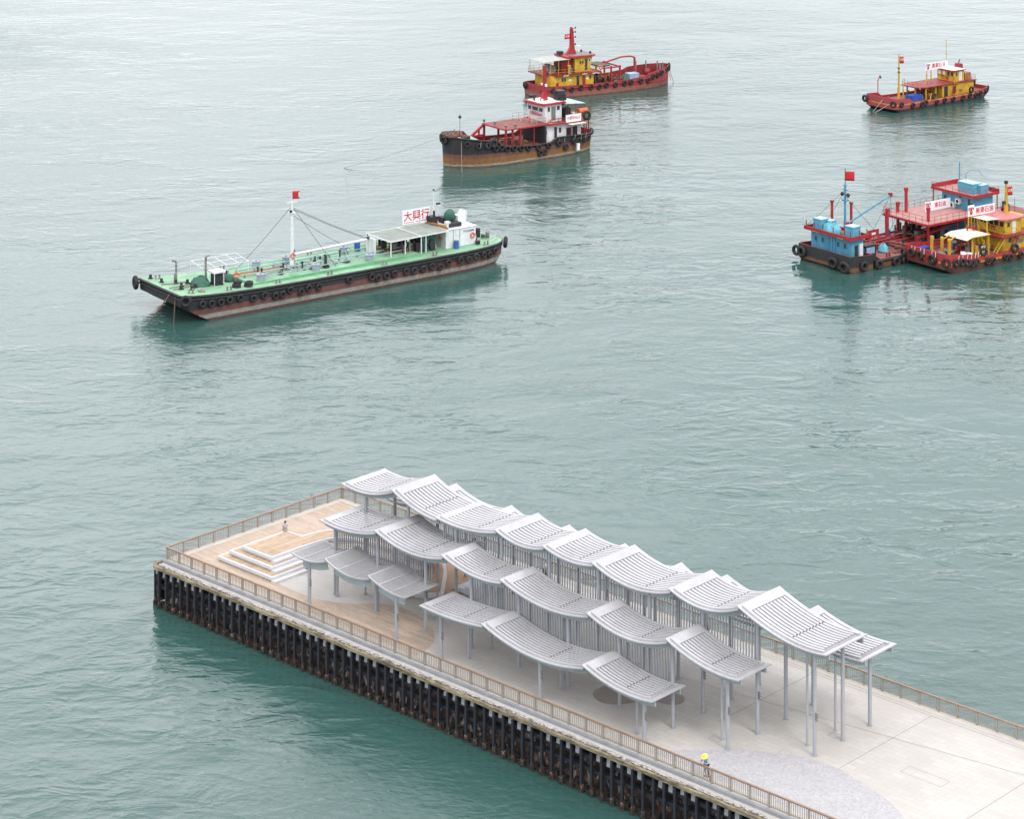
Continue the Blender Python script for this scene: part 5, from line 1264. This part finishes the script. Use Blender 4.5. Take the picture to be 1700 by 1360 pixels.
s = MB(); s.box(4.6,6.2,-3.64,-3.601,1.7,2.6); s.box(4.36,4.399,-3.4,-2.5,1.7,2.6); s.build('screen_panel', paint('pale_blue_panel', (.25,.38,.55), .4), kb)
s = MB(); s.blob((0,0,0),.8,.75,1.1,0,14,9,.2,True); o = s.build('tarpaulin', MATS['sky_blue_tarpaulin']); o.location = F5.world((8.9,-2.6,1.27)); tag(o, 'small sky blue tarpaulin bundle on the barge deck beside the black machinery box', 'tarpaulin')
s = MB()
for y in (.8,1.8,3.4,-.6): s.tube([(7.2,y,1.75),(23,y,1.75)], .16, 7)
s.tube([(13.4,-4.4,1.6),(17,-4.4,2.0),(24,-4.4,1.9)],.14,7); s.tube([(12,-4.6,1.5),(12,3.4,1.5)],.12,7)
for x in (8,12,16,20): s.box(x-.08,x+.08,-1,4,1.26,1.6)
s.build('deck_pipe', red, T5)
s = MB(); s.torus((11.6,-2.4,1.9),(.4,.2,1),1.35,.17,22,7); s.torus((12.5,-3.1,1.5),(.1,.2,1),1.15,.15,20,7); s.tube([(13.5,1.5,1.6),(15.5,.6,2.3),(17,-.4,2.2),(17.4,-1.4,1.6)],.15,7); s.build('cargo_hose', paint('rust_red_hose', (.20,.055,.045), .7, var=.4), T5)
rubbish(T5, 16, (8.5,15.5), (-1.8,4.4), 1.26, [clutter, red, greymetal], 'valves_and_pumps', .2,.6,.9)
rubbish(T5, 16, (15.8,25), (-2.8,4), 1.26, [clutter, black, greymetal], 'pump_machinery', .3,.9,2.2)
bollard_pair(T5, 7.6, -4.9, 1.26, red); bollard_pair(T5, 12.6, -4.9, 1.26, greymetal)
s = MB(); s.box(9.4,10.8,-4.4,-3.8,1.261,1.30); s.build('rubber_mat', black, T5)
# platform 1 (over the pumps)
s = MB(); s.box(15.6,31.5,-5.0,4.2,4.25,4.55); p1 = s.build('platform', redbright, T5)
s = MB(); s.box(15.75,31.4,-4.85,4.05,4.551,4.57); s.build('platform_surface', paint('faded_pink_deck', (.42,.22,.20), .8, var=.2), p1)
railing_on([(31,-4.9),(15.8,-4.9),(15.8,4.1),(31,4.1)], 4.57, 1.0, redbright, T5)
for (x,y) in [(16,3.9),(22,-4.6),(22,3.9),(28,3.9)]: s = MB(); s.box(x-.09,x+.09,y-.09,y+.09,1.25,4.249); s.build('platform_post', red, T5)
lowc = house(25.0, 31.2, -3.8, 3.2, 1.25, 4.249, blueP, T5, 'cabin')
b5 = house(26.8, 31.0, -3.3, 2.9, 4.571, 6.75, blueP, T5, 'bridge_cabin')
for (a,b,z0,z1) in [(2.0,2.5,5.3,6.1),(-1.0,-.6,6.2,6.5),(-2.75,-2.3,5.1,6.3)]: window(b5, 'x', a,b,z0,z1,26.8, blueP, t=-.05)
for (y,z,a) in [(-.6,5.35,.42),(.6,4.62,.55)]:
    s = MB(); s.box(26.3,26.79,y-a,y+a,z,z+.75); ac = s.build('air_conditioner', white, b5); s = MB(); s.cyl((26.3,y,z+.38),(26.27,y,z+.38),.27,n=12); s.build('fan_grille', black, ac)
s = MB(); s.cyl((26.75,-3.1,5.6),(26.5,-3.2,5.5),.25,n=10); s.build('floodlight', black, b5)
s = MB(); s.box(26.0,31.6,-4.1,4.4,6.751,6.8); s.box(26.0,26.12,-4.1,4.4,6.8,7.15); s.box(31.48,31.6,-4.1,4.4,6.8,7.5); s.box(26.12,31.48,-4.1,-3.98,6.8,7.15); s.box(26.12,31.48,4.28,4.4,6.8,7.5); r5 = s.build('bridge_roof', redbright, b5)
s = MB(); s.box(26.13,31.47,-3.97,4.27,6.81,6.84); s.build('roof_surface', MATS['faded_pink_deck'], r5)
railing_on([(26.1,4.3),(26.1,-4.0),(31.5,-4.0)], 7.1, .8, redbright, T5)
tankbox(r5, 28.6, -.9, 6.84, .9, 1.5, 1.5)
tankbox(r5, 29.5, -2.2, 6.84, .8, .9, 1.3)
s = MB(); s.tube([(28.4,.9,6.84),(28.4,.9,11.0)],.09,7); s.beam((28.4,.3,9.2),(28.4,1.4,9.2),.05); s.build('radio_mast', blueP, r5)
s = MB(); s.tube([(28.6,-.2,8.3),(28.5,-.3,9.5),(28.8,-1,10.1),(29.4,-1.9,10.2),(29.8,-2.4,9.4)],.05,6); s.build('bent_pipe', blueP, r5)
for (x,y) in [(26.3,4.2),(31.3,-3.9),(31.3,3)]: s = MB(); s.box(x-.06,x+.06,y-.06,y+.06,4.57,6.75); s.build('roof_post', red, b5)
s = MB(); s.box(26.11,26.128,1.6,3.4,7.2,7.24) ; s.build('tube_light', yellow, r5)
signboard(T5, 20.6, 25.9, .4, 4.75, 6.15, '東石油', .8, 1, sgn=-1, logo=True)
s = MB(); s.beam((15.2,-3.0,2.3),(19.8,-3.4,3.2),.4,.35); s.beam((15.4,-3.0,1.3),(15.4,-3.0,2.4),.4); s.beam((19.8,-3.4,3.3),(25,-3.4,3.9),.25); s.build('loading_arm', red, T5)
ladder((26.5,-4.4,1.3),(24.0,-4.7,4.4),.7,red,T5,9,(0,1,0))
barrel(F5, (15.3,2.8,1.26), barrelblue, 'blue drum at the foot of the red posts on the wide barge', .4, 1.2); barrel(F5, (19.2,-2.2,1.26), white, 'white tub under the raised red platform of the wide barge', .45, .7)
g5 = 'tyres of the wide blue cabin barge'
for (x,z,r_) in [(2.1,.85,.72),(5.1,.65,.72),(8.5,.5,.72),(10.3,.45,.72)]: tyre(F5, (x,-5.65,z), (0,-1), r_, 'black tyre hanging along the near side of the wide blue cabin barge', g5)
for (y,z,r_) in [(5.4,1.3,.8),(4.3,1.3,.85),(-2.1,1.0,.85),(-4.4,.8,.9)]: tyre(F5, (-.5,y,z), (-1,0), r_, 'big black tyre across the end of the wide blue cabin barge', g5)

# ---------------------------------------------------------------- yellow and red boat moored alongside
F6 = Frame('bunker_boat', 'red bowed work boat with yellow wheelhouse, moored against the wide blue cabin barge', 'work boat', 176*.174-42.3*.985, 176*.985+42.3*.174, 260)
T6 = F6.t
h6m = hullmat('yellow_boat_hull_paint', [(-2,(.06,.03,.025)),(0,(.13,.05,.04)),(.95,(.50,.03,.03))], .06, .5, (.12,.06,.05))
s6 = []
for (x, hb, ze, zl) in [(7,3.6,1.9,-1),(10,4.3,1.6,-1),(15,4.6,1.45,-1),(21,4.65,1.45,-1),(25.5,4.6,1.6,-1),(27.5,4.6,2.2,-1),(29,4.6,2.4,-1),(30.6,4.5,2.55,-.3),(31.7,4.3,2.7,.25),(32.4,4.0,2.75,.55)]:
    s6.append((x, hb, ze, hb-.03, .9, hb-.4, zl))
hull(s6, [h6m, redbright], T6, reddeck, lambda x: 1.15, .12)
s = MB(); q = [(x, hb+.03, .98+max(0,x-26)*.07) for (x,hb,*_r) in s6]
for i in range(0, len(q)-1):
    for k in range(6):
        a = Vector(q[i]).lerp(Vector(q[i+1]), k/6+.02); b = Vector(q[i]).lerp(Vector(q[i+1]), (k+1)/6-.03)
        if (i+k) % 3: s.beam(a, b, .12, .2)
for y in (-3.2,-1.2,.6,2.6): s.beam((32.5,y,1.45),(32.5,y+1.1,1.45),.12,.2)
s.build('yellow_strake', yellow, T6)
d6 = house(8, 19.6, -3.0, 3.0, 1.15, 3.15, yellow, T6)
for (a,b) in [(17.9,18.5),(14.6,15.2),(12,12.6)]: window(d6, 'y', a, b, 2.2, 2.9, 3.0, yellow)
door(d6, 'y', 16.3, 17.0, 1.2, 2.95, 3.0, greymetal); door(d6, 'y', 13.3, 14.0, 1.2, 2.95, 3.0, white); text_mesh('lettering', '703', .7, (15.9,3.02,2.1), (-1,0,0), textdark, d6)
s = MB(); s.box(7.5,20.6,-3.7,3.7,3.151,3.38); s.build('upper_deck', red, T6)
w6 = house(15.6, 19.0, -2.6, 2.8, 3.381, 5.45, yellow, T6, 'wheelhouse')
for a in (-2.2,-1.2,-.2,.8,1.8): window(w6, 'x', a, a+.75, 4.45, 5.15, 19.0, yellow)
window(w6, 'y', 18.0, 18.6, 4.4, 5.1, 2.8, yellow); door(w6, 'y', 16.8, 17.5, 3.4, 5.2, 2.8, white); text_mesh('lettering', '榮3號', .75, (19.03,.2,4.0), (0,1,0), red, w6)
s = MB(); s.prism([(15.2,-2.9),(19.3,-2.9),(19.9,-2.2),(19.9,2.4),(19.3,3.2),(15.2,3.2)], 5.451, 5.65); s.build('wheelhouse_roof', paint('pinkish_red_roof', (.52,.17,.16), .6), w6)
s = MB(); s.tube([(15.9,.2,5.6),(15.9,.2,7.0),(15.9,.2,9.9)], .38, 10, r1=.15); m6 = s.build('mast', yellow, T6)
s = MB(); s.box(15.7,16.1,0,.4,9.9,10.3); s.box(16.2,16.6,0,.4,7.0,7.4); s.cyl((15.2,-.6,5.7),(14.4,-1.2,6.2),.6,n=12); s.beam((14.3,.4,5.6),(14.3,.4,7.6),.04); s.build('mast_fitting', black, m6)
f6 = flag(m6, (15.7,.15,8.1), 1.1, 1.3, (-1,.1,0)); text_mesh('lettering', '石油', .45, (15.1,.27,8.8), (-1,0,0), textwhite, f6)
s = MB(); s.box(13.0,15.0,-1.4,1.2,3.38,5.2); s.build('engine_casing', yellow, T6)
railing_on([(20.4,-3.6),(20.4,3.6),(12,3.6)], 3.38, 1.0, yellow, T6)
s = MB(); s.box(17.0,22.6,-1.05,-.97,5.75,7.0); s.box(21.3,22.6,-1.05,-.97,7.0,7.35); sb = s.build('signboard', whiteclean, T6)
emblem((22.0,-.93,6.5), .5, -1, sb); text_mesh('lettering', '美東石油', .95, (19.2,-.95,6.35), (-1,0,0), textred, sb)
for (x,y) in [(22.0,-.9),(22.6,-.9),(20.6,-.9)]: s = MB(); s.beam((x,y,1.2 if x > 21 else 3.4),(x,y,5.8),.14); s.build('sign_post', yellow, T6)
s = MB(); s.beam((21.7,1.4,1.2),(21.7,-.2,5.6),.1); s.beam((20.6,1.4,3.4),(21.8,.3,5.6),.1); s.build('sign_brace', yellow, T6)
s = MB(); s.wallprism([(19.6,5.62),(22.2,5.75),(22.2,5.79),(19.6,5.66)], -.6, 2.2); s.build('upper_awning', cream, T6)
for x in (21.9,): 
    for y in (-.4,2.0): s = MB(); s.box(x-.06,x+.06,y-.06,y+.06,1.2,5.72); s.build('awning_post', yellow, T6)
s = MB(); s.wallprism([(22.4,4.0),(26.0,4.08),(27.2,3.75),(27.2,3.79),(26.0,4.13),(22.4,4.05)], -1.3, 3.1); s.build('fore_awning', cream, T6)
s = MB(); s.beam((26.1,3.12,4.06),(22.4,3.12,4.0),.1); s.beam((26.1,-1.3,4.06),(26.1,3.1,4.06),.1); s.build('awning_frame', yellow, T6)
for (x,y) in [(25.9,2.9),(25.9,-1.1),(22.6,2.9),(22.6,-1.1)]: s = MB(); s.box(x-.1,x+.1,y-.1,y+.1,1.15,4.03); s.build('awning_post', yellow, T6)
for (x,y) in [(23.6,-.2),(22.8,.3)]: s = MB(); s.cyl((x,y,4.1),(x,y,4.35),.1,n=8); s.cyl((x,y,4.35),(x,y,4.7),.18,.26,n=10); s.build('red_ventilator', redbright, T6)
for (x,y) in [(28.6,1.0),(28.6,-.4),(29.4,-1.6)]: s = MB(); s.box(x-.16,x+.16,y-.16,y+.16,1.15,3.5); s.cyl((x,y,3.5),(x,y,3.85),.26,n=9); s.build('yellow_post', yellow, T6)
s = MB(); s.tube([(28.6,1.0,3.4),(27.4,.8,3.9),(25.6,.4,3.7)],.1,7); s.tube([(28.6,-.4,3.4),(27.2,-.4,3.9),(25.8,-.6,3.6)],.1,7); s.build('yellow_pipe', yellow, T6)
rubbish(T6, 14, (20.2,26), (-3.4,2.2), 1.16, [clutter, red, yellow, greymetal], 'deck_machinery', .2,.7,1.6)
ladder((21.6,3.2,1.2),(19.6,3.3,3.4),.6,yellow,T6,8,(0,1,0)); ladder((18.9,3.9,1.2),(17.6,3.8,3.4),.6,red,T6,8,(0,1,0))
s = MB()
for i in range(6): s.blob((29.6-.5*i+random.uniform(-.2,.2),-.4+random.uniform(-.8,.8),1.5),.6,.45,.45,0,8,6,.2,True)
s.build('rope_heap', greymetal, T6)
for i,(x,y,lb) in enumerate([(26.6,3.0,'nearest'),(27.6,2.8,'left'),(26.9,2.1,'middle')]):
    s = MB(); s.tube([(0,0,0),(0,0,.72)],.42,14); s.build; o = s.build('plastic_tub', MATS['royal_blue_plastic']); q = MB(); q.tube([(0,0,.721),(0,0,.8)],.44,14); q.build('tub_lid', whiteclean, o)
    o.location = F6.world((x,y,1.16)); tag(o, 'blue tub with white lid by the red bulwark of the moored yellow boat', 'tub', 'blue tubs on the moored yellow boat')
for (x,y) in [(24.6,-1.9),(24.0,-2.5)]:
    s = MB(); s.tube([(0,0,0),(0,0,1.0)],.42,14); o = s.build('plastic_tub', MATS['royal_blue_plastic']); q = MB(); q.tube([(0,0,1.001),(0,0,1.06)],.44,14); q.build('tub_lid', greymetal, o)
    o.location = F6.world((x,y,1.16)); tag(o, 'taller dark blue drum under the cream awning of the moored yellow boat', 'drum', 'dark drums on the moored yellow boat')
o = MB().box(-.8,.8,-.5,.5,0,.7).box(-.84,.84,-.54,.54,.7,.8).build('crate', MATS['royal_blue_plastic']); o.location = F6.world((29.2,-3.4,1.16)); o.rotation_euler = (0,0,F6.h); tag(o, 'royal blue crate near the far bow side of the moored yellow boat', 'crate')
s = MB(); s.beam((24.7,3.2,1.2),(24.4,3.4,2.7),.07); s.beam((24.0,3.2,1.2),(23.8,3.4,2.7),.07)
for i in range(4): s.beam((24.65-.06*i,3.25,1.5+.35*i),(24.0-.05*i,3.25,1.5+.35*i),.07)
o = s.build('white_chair_frame', whiteclean, T6)
s = MB(); s.tube([(25.6,4.5,1.3),(25.4,4.6,2.3),(24.6,4.5,1.3)],.09,7); s.build('tyre_frame', yellow, T6)
s = MB(); s.tube([(18.9,4.6,1.3),(18.7,4.6,2.2),(17.9,4.5,2.2)],.09,7); s.build('tyre_frame', yellow, T6)
g6 = 'tyres of the moored yellow boat'
for (x,z,r_) in [(31.0,1.55,.62),(29.9,1.5,.62),(28.9,1.3,.55),(27.9,1.05,.58),(27.0,1.05,.56),(24.7,.9,.58),(23.6,.8,.56),(21.1,.95,.5),(20.1,.8,.5),(17.9,.8,.55)]:
    hb = float(np.interp(x, [q[0] for q in s6], [q[1] for q in s6])); tyre(F6, (x,hb+.2,z), (0,1), r_, 'black tyre hanging along the near side of the moored yellow boat', g6)
for (y,z,r_) in [(-3.9,1.6,.62),(-2.3,1.9,.68),(-.6,1.8,.7),(1.6,1.7,.78)]: tyre(F6, (32.75,y,z), (1,0), r_, 'black tyre roped across the red bow of the moored yellow boat', g6)
tyre(F6, (32.3,3.9,1.6), (1,1), .72, 'tyre at the near bow corner of the moored yellow boat', g6)
tyre(F6, (25.6,4.75,2.3), (.5,1), .62, 'tyre propped on a yellow bracket on the moored yellow boat', g6); tyre(F6, (19.1,4.75,1.9), (.3,1), .7, 'tyre propped beside the ladders of the moored yellow boat', g6)
hang_ropes(F6, [((32.4,y,2.75),(32.7,y+.25,2.1)) for y in (-2.6,-2.0,-.9,-.2,1.3,2.0)]+[((x,4.6,2.45),(x+.4,4.8,1.7)) for x in (30.4,29.6,28.6,27.8,27.0,26.4)], whiteclean, T6)

# ---------------------------------------------------------------- people
def skinned(name, joints, edges, mat, parent=None, sub=1):
    """one continuous surface grown round a skeleton: joints = (x, y, z, radius)"""
    me = bpy.data.meshes.new(name); me.from_pydata([j[:3] for j in joints], edges, [])
    o = bpy.data.objects.new(name, me); COL.objects.link(o)
    o.modifiers.new('skin', 'SKIN'); bpy.context.view_layer.update()
    if not me.skin_vertices: me.attributes.new('skin', 'SKIN', 'POINT') if False else None
    sv = me.skin_vertices[0].data
    for i, j in enumerate(joints):
        r_ = j[3]; sv[i].radius = (r_, r_) if not isinstance(r_, tuple) else r_
    sv[0].use_root = True
    sd = o.modifiers.new('sub', 'SUBSURF'); sd.levels = sub; sd.render_levels = sub
    bpy.context.view_layer.update()
    dg = bpy.context.evaluated_depsgraph_get()
    m2 = bpy.data.meshes.new_from_object(o.evaluated_get(dg)); bpy.data.objects.remove(o)
    m2.materials.clear(); m2.materials.append(mat)
    for p in m2.polygons: p.use_smooth = True
    r = bpy.data.objects.new(name, m2); COL.objects.link(r)
    if parent: r.parent = parent
    return r
skinm = paint('skin', (.42,.25,.17), .6, var=.1)
hairm = paint('dark_hair', (.02,.015,.013), .7, var=.3)
def person(label, pose, loc, rz, shirt, trouser, sleeve=None, hair=True, hat=None):
    """pose: dict of joints in metres; facing +x"""
    P = pose
    t = thing('person', label, 'person', loc, rz)
    J = []; E = []
    def ch(pts, start=None):
        prev = start
        for p in pts:
            J.append(p); i = len(J)-1
            if prev is not None: E.append((prev, i))
            prev = i
        return prev
    hip = P['hip']; chest = P['chest']; neck = P['neck']; head = P['head']
    ch([(*hip,.135)]); c = ch([(*[ (a+b)/2 for a,b in zip(hip,chest)],.125),(*chest,.145)],0); n_ = ch([(*neck,.055)], c)
    h1 = ch([(head[0],head[1],head[2]-.07,.075),(head[0]-.01,head[1],head[2]+.03,.095),(head[0]-.01,head[1],head[2]+.10,.06)], n_)
    for sd in (0,1):
        s_, e_, w_ = P['arm'][sd]; hd = Vector(w_)+(Vector(w_)-Vector(e_)).normalized()*.09
        wi = ch([(*s_,.06),(*e_,.042),(*w_,.028),(*hd,.030)], c)
        d = (hd-Vector(w_)).normalized(); sdv = d.cross(Vector((0,0,1))).normalized()
        for k, ln in enumerate((.07,.085,.08,.06)):
            b = hd+sdv*(k-1.5)*.021; f1 = b+d*ln*.6; f2 = f1+(d+Vector((0,0,-.7))).normalized()*ln*.5
            ch([(*b,.010),(*f1,.009),(*f2,.008)], wi)
        b = Vector(w_).lerp(hd,.3)+sdv*.03; ch([(*b,.011),(*(b+sdv*.035+d*.03),.009)], wi-1)
        k_, a_, t_ = P['leg'][sd]; hp = (hip[0], hip[1]+(.09 if sd else -.09), hip[2]-.05)
        ch([(*hp,.095),(*k_,.06),(*a_,.04),(*t_,.035)], 0)
    body = skinned('body', J, E, skinm, t)
    # clothing over the body
    K = [(*hip,.15),(*[(a+b)/2 for a,b in zip(hip,chest)],.15),(*chest,.165),(neck[0],neck[1],neck[2]-.05,.075)]; KE = [(0,1),(1,2),(2,3)]
    for sd in (0,1):
        s_, e_, w_ = P['arm'][sd]; end = Vector(s_).lerp(Vector(e_),.75) if sleeve == 'short' else Vector(e_).lerp(Vector(w_),.9)
        i = len(K); K.append((*s_,.075)); KE.append((2,i))
        if sleeve == 'short': K.append((*end,.062)); KE.append((i,i+1))
        else: K += [(*e_,.058),(*end,.045)]; KE += [(i,i+1),(i+1,i+2)]
    skinned('shirt', K, KE, shirt, t)
    K = [(hip[0],hip[1],hip[2]-.01,.155)]; KE = []
    for sd in (0,1):
        k_, a_, t_ = P['leg'][sd]; hp = (hip[0], hip[1]+(.09 if sd else -.09), hip[2]-.06); i = len(K)
        an = Vector(k_).lerp(Vector(a_), .15 if trouser[1] == 'short' else .92)
        K += [(*hp,.11),(*k_,.077),(*an,.06)]; KE += [(0,i),(i,i+1),(i+1,i+2)]
    skinned('trousers', K, KE, trouser[0], t)
    for sd in (0,1):
        k_, a_, t_ = P['leg'][sd]; s = MB(); a_ = Vector(a_); t_ = Vector(t_); s.beam(a_+(a_-t_)*.25+Vector((0,0,-.035)), t_+Vector((0,0,-.01)), .09, .07); s.build('shoe', black, t)
    # face and hair
    f = Vector(P.get('face', (1,0,0))).normalized(); sv = Vector((-f.y,f.x,0)); hc = Vector(head)
    s = MB(); s.blob(hc+f*.10+Vector((0,0,-.0)),.022,.018,.028,0,6,5,0); 
    for q in (-1,1): s.blob(hc+sv*q*.095,.02,.02,.033,0,6,5,0)
    s.build('nose_and_ears', skinm, body)
    s = MB()
    for q in (-1,1): s.blob(hc+f*.093+sv*q*.034+Vector((0,0,.025)),.012,.014,.008,0,6,5,0)
    s.box(hc.x+f.x*.097-.012,hc.x+f.x*.097+.012,hc.y+f.y*.097-.022,hc.y+f.y*.097+.022,hc.z-.052,hc.z-.042); s.build('eyes_and_mouth', hairm, body)
    if hair: s = MB(); s.blob(hc-f*.02+Vector((0,0,.065)),.108,.10,.10,0,12,8,.03); s.build('hair', hairm, t)
    if hat:
        s = MB(); vs = []; fs = []; prof = [(.0,.17),(.07,.165),(.105,.13),(.115,.05),(.18,.03),(.25,-.0),(.285,-.03),(.28,-.045),(.2,.01),(.11,.03)]; n = 24
        for (r_,z) in prof:
            for j in range(n): a = 2*math.pi*j/n; vs.append(tuple(hc+Matrix.Rotation(R(32),3,'Y')@Vector((math.cos(a)*r_-.01, math.sin(a)*r_, .02+z))))
        for i in range(len(prof)-1):
            for j in range(n): fs.append((i*n+j,(i+1)*n+j,(i+1)*n+(j+1)%n,i*n+(j+1)%n))
        s.add(vs, fs, 0, True); ho = s.build('straw_hat', hat, t)
        s = MB(); s.torus(tuple(hc+Matrix.Rotation(R(32),3,'Y')@Vector((-.01,0,.075))),(math.sin(R(32)),0,math.cos(R(32))),.115,.018,20,6); s.build('hat_band', yellow, ho)
    return t
hatm = paint('bright_yellow_hat', (.80,.68,.12), .6, var=.05)
lshirt = paint('light_blue_shirt', (.24,.42,.50), .8, var=.2); gshirt = paint('grey_tshirt', (.33,.34,.38), .85, var=.12)
dtrou = paint('dark_trousers', (.035,.02,.025), .8, var=.2); btrou = paint('blue_overalls', (.03,.08,.30), .8, var=.2)
# standing at the near rail, facing the water (-y in the world); local +x turned to -y
stand = dict(hip=(-.12,0,.92), chest=(.02,0,1.30), neck=(.08,0,1.45), head=(.14,0,1.58), face=(1,0,0),
    arm=[((.03,-.20,1.36),(.16,-.30,1.14),(.36,-.16,1.16)),((.03,.20,1.36),(.14,.34,1.14),(.36,.22,1.17))],
    leg=[((-.06,-.11,.5),(-.14,-.12,.08),(.02,-.13,.04)),((-.10,.12,.5),(-.16,.13,.08),(.0,.14,.04))])
person('person in a wide yellow sun hat and light blue shirt leaning on the near railing', stand, (63.5,.44,DZ+.03), R(-92), lshirt, (dtrou,'long'), 'long', True, hatm)
sit = dict(hip=(0,0,.14), chest=(.06,0,.50), neck=(.12,0,.64), head=(.17,0,.77), face=(1,0,-.2),
    arm=[((.08,-.19,.54),(.26,-.22,.40),(.42,-.10,.58)),((.08,.19,.54),(.26,.22,.38),(.40,.10,.50))],
    leg=[((.40,-.16,.42),(.30,-.10,.05),(.46,-.10,.035)),((.42,.16,.40),(.32,.14,.05),(.48,.15,.035))])
person('person in a grey shirt squatting on the white edge of the stepped seating', sit, (5.55,9.72,DZ+1.37), R(150), gshirt, (paint('beige_shorts',(.40,.33,.28),.8),'short'), 'short', True)
walk = dict(hip=(0,0,.92), chest=(.02,0,1.32), neck=(.03,0,1.48), head=(.05,0,1.60), face=(1,0,0),
    arm=[((.02,-.20,1.38),(-.05,-.25,1.10),(.06,-.26,.86)),((.02,.20,1.38),(.10,.25,1.10),(.26,.22,.92))],
    leg=[((.10,-.09,.5),(.14,-.10,.08),(.30,-.10,.04)),((-.02,.09,.5),(-.18,.10,.09),(-.03,.10,.04))])
person('person in a grey top and dark trousers standing between the middle canopies', walk, (21.6,12.2,DZ+.40), R(-60), gshirt, (dtrou,'long'), 'short')
person('person in blue overalls farther back below the middle canopies', walk, (19.9,14.2,DZ+.40), R(200), btrou, (btrou,'long'), 'long')
person('person in black at the far railing behind the wave canopies', walk, (19.6,20.6,DZ+.03), R(95), paint('black_top',(.02,.02,.022),.8), (dtrou,'long'), 'long')
person('person in white sitting out by the far railing, seen through the bars', walk, (28.7,20.4,DZ+.03), R(70), whiteclean, (dtrou,'long'), 'short')
# small red fire extinguisher bottle by the rail foot
o = MB().tube([(0,0,0),(0,0,.28),(0,0,.34),(0,0,.40)], .07, 10).build('red_bottle', redbright); o.location = (64.15,.2,DZ+.03); tag(o, 'small red bottle on the kerb beside the person in the yellow hat', 'bottle')
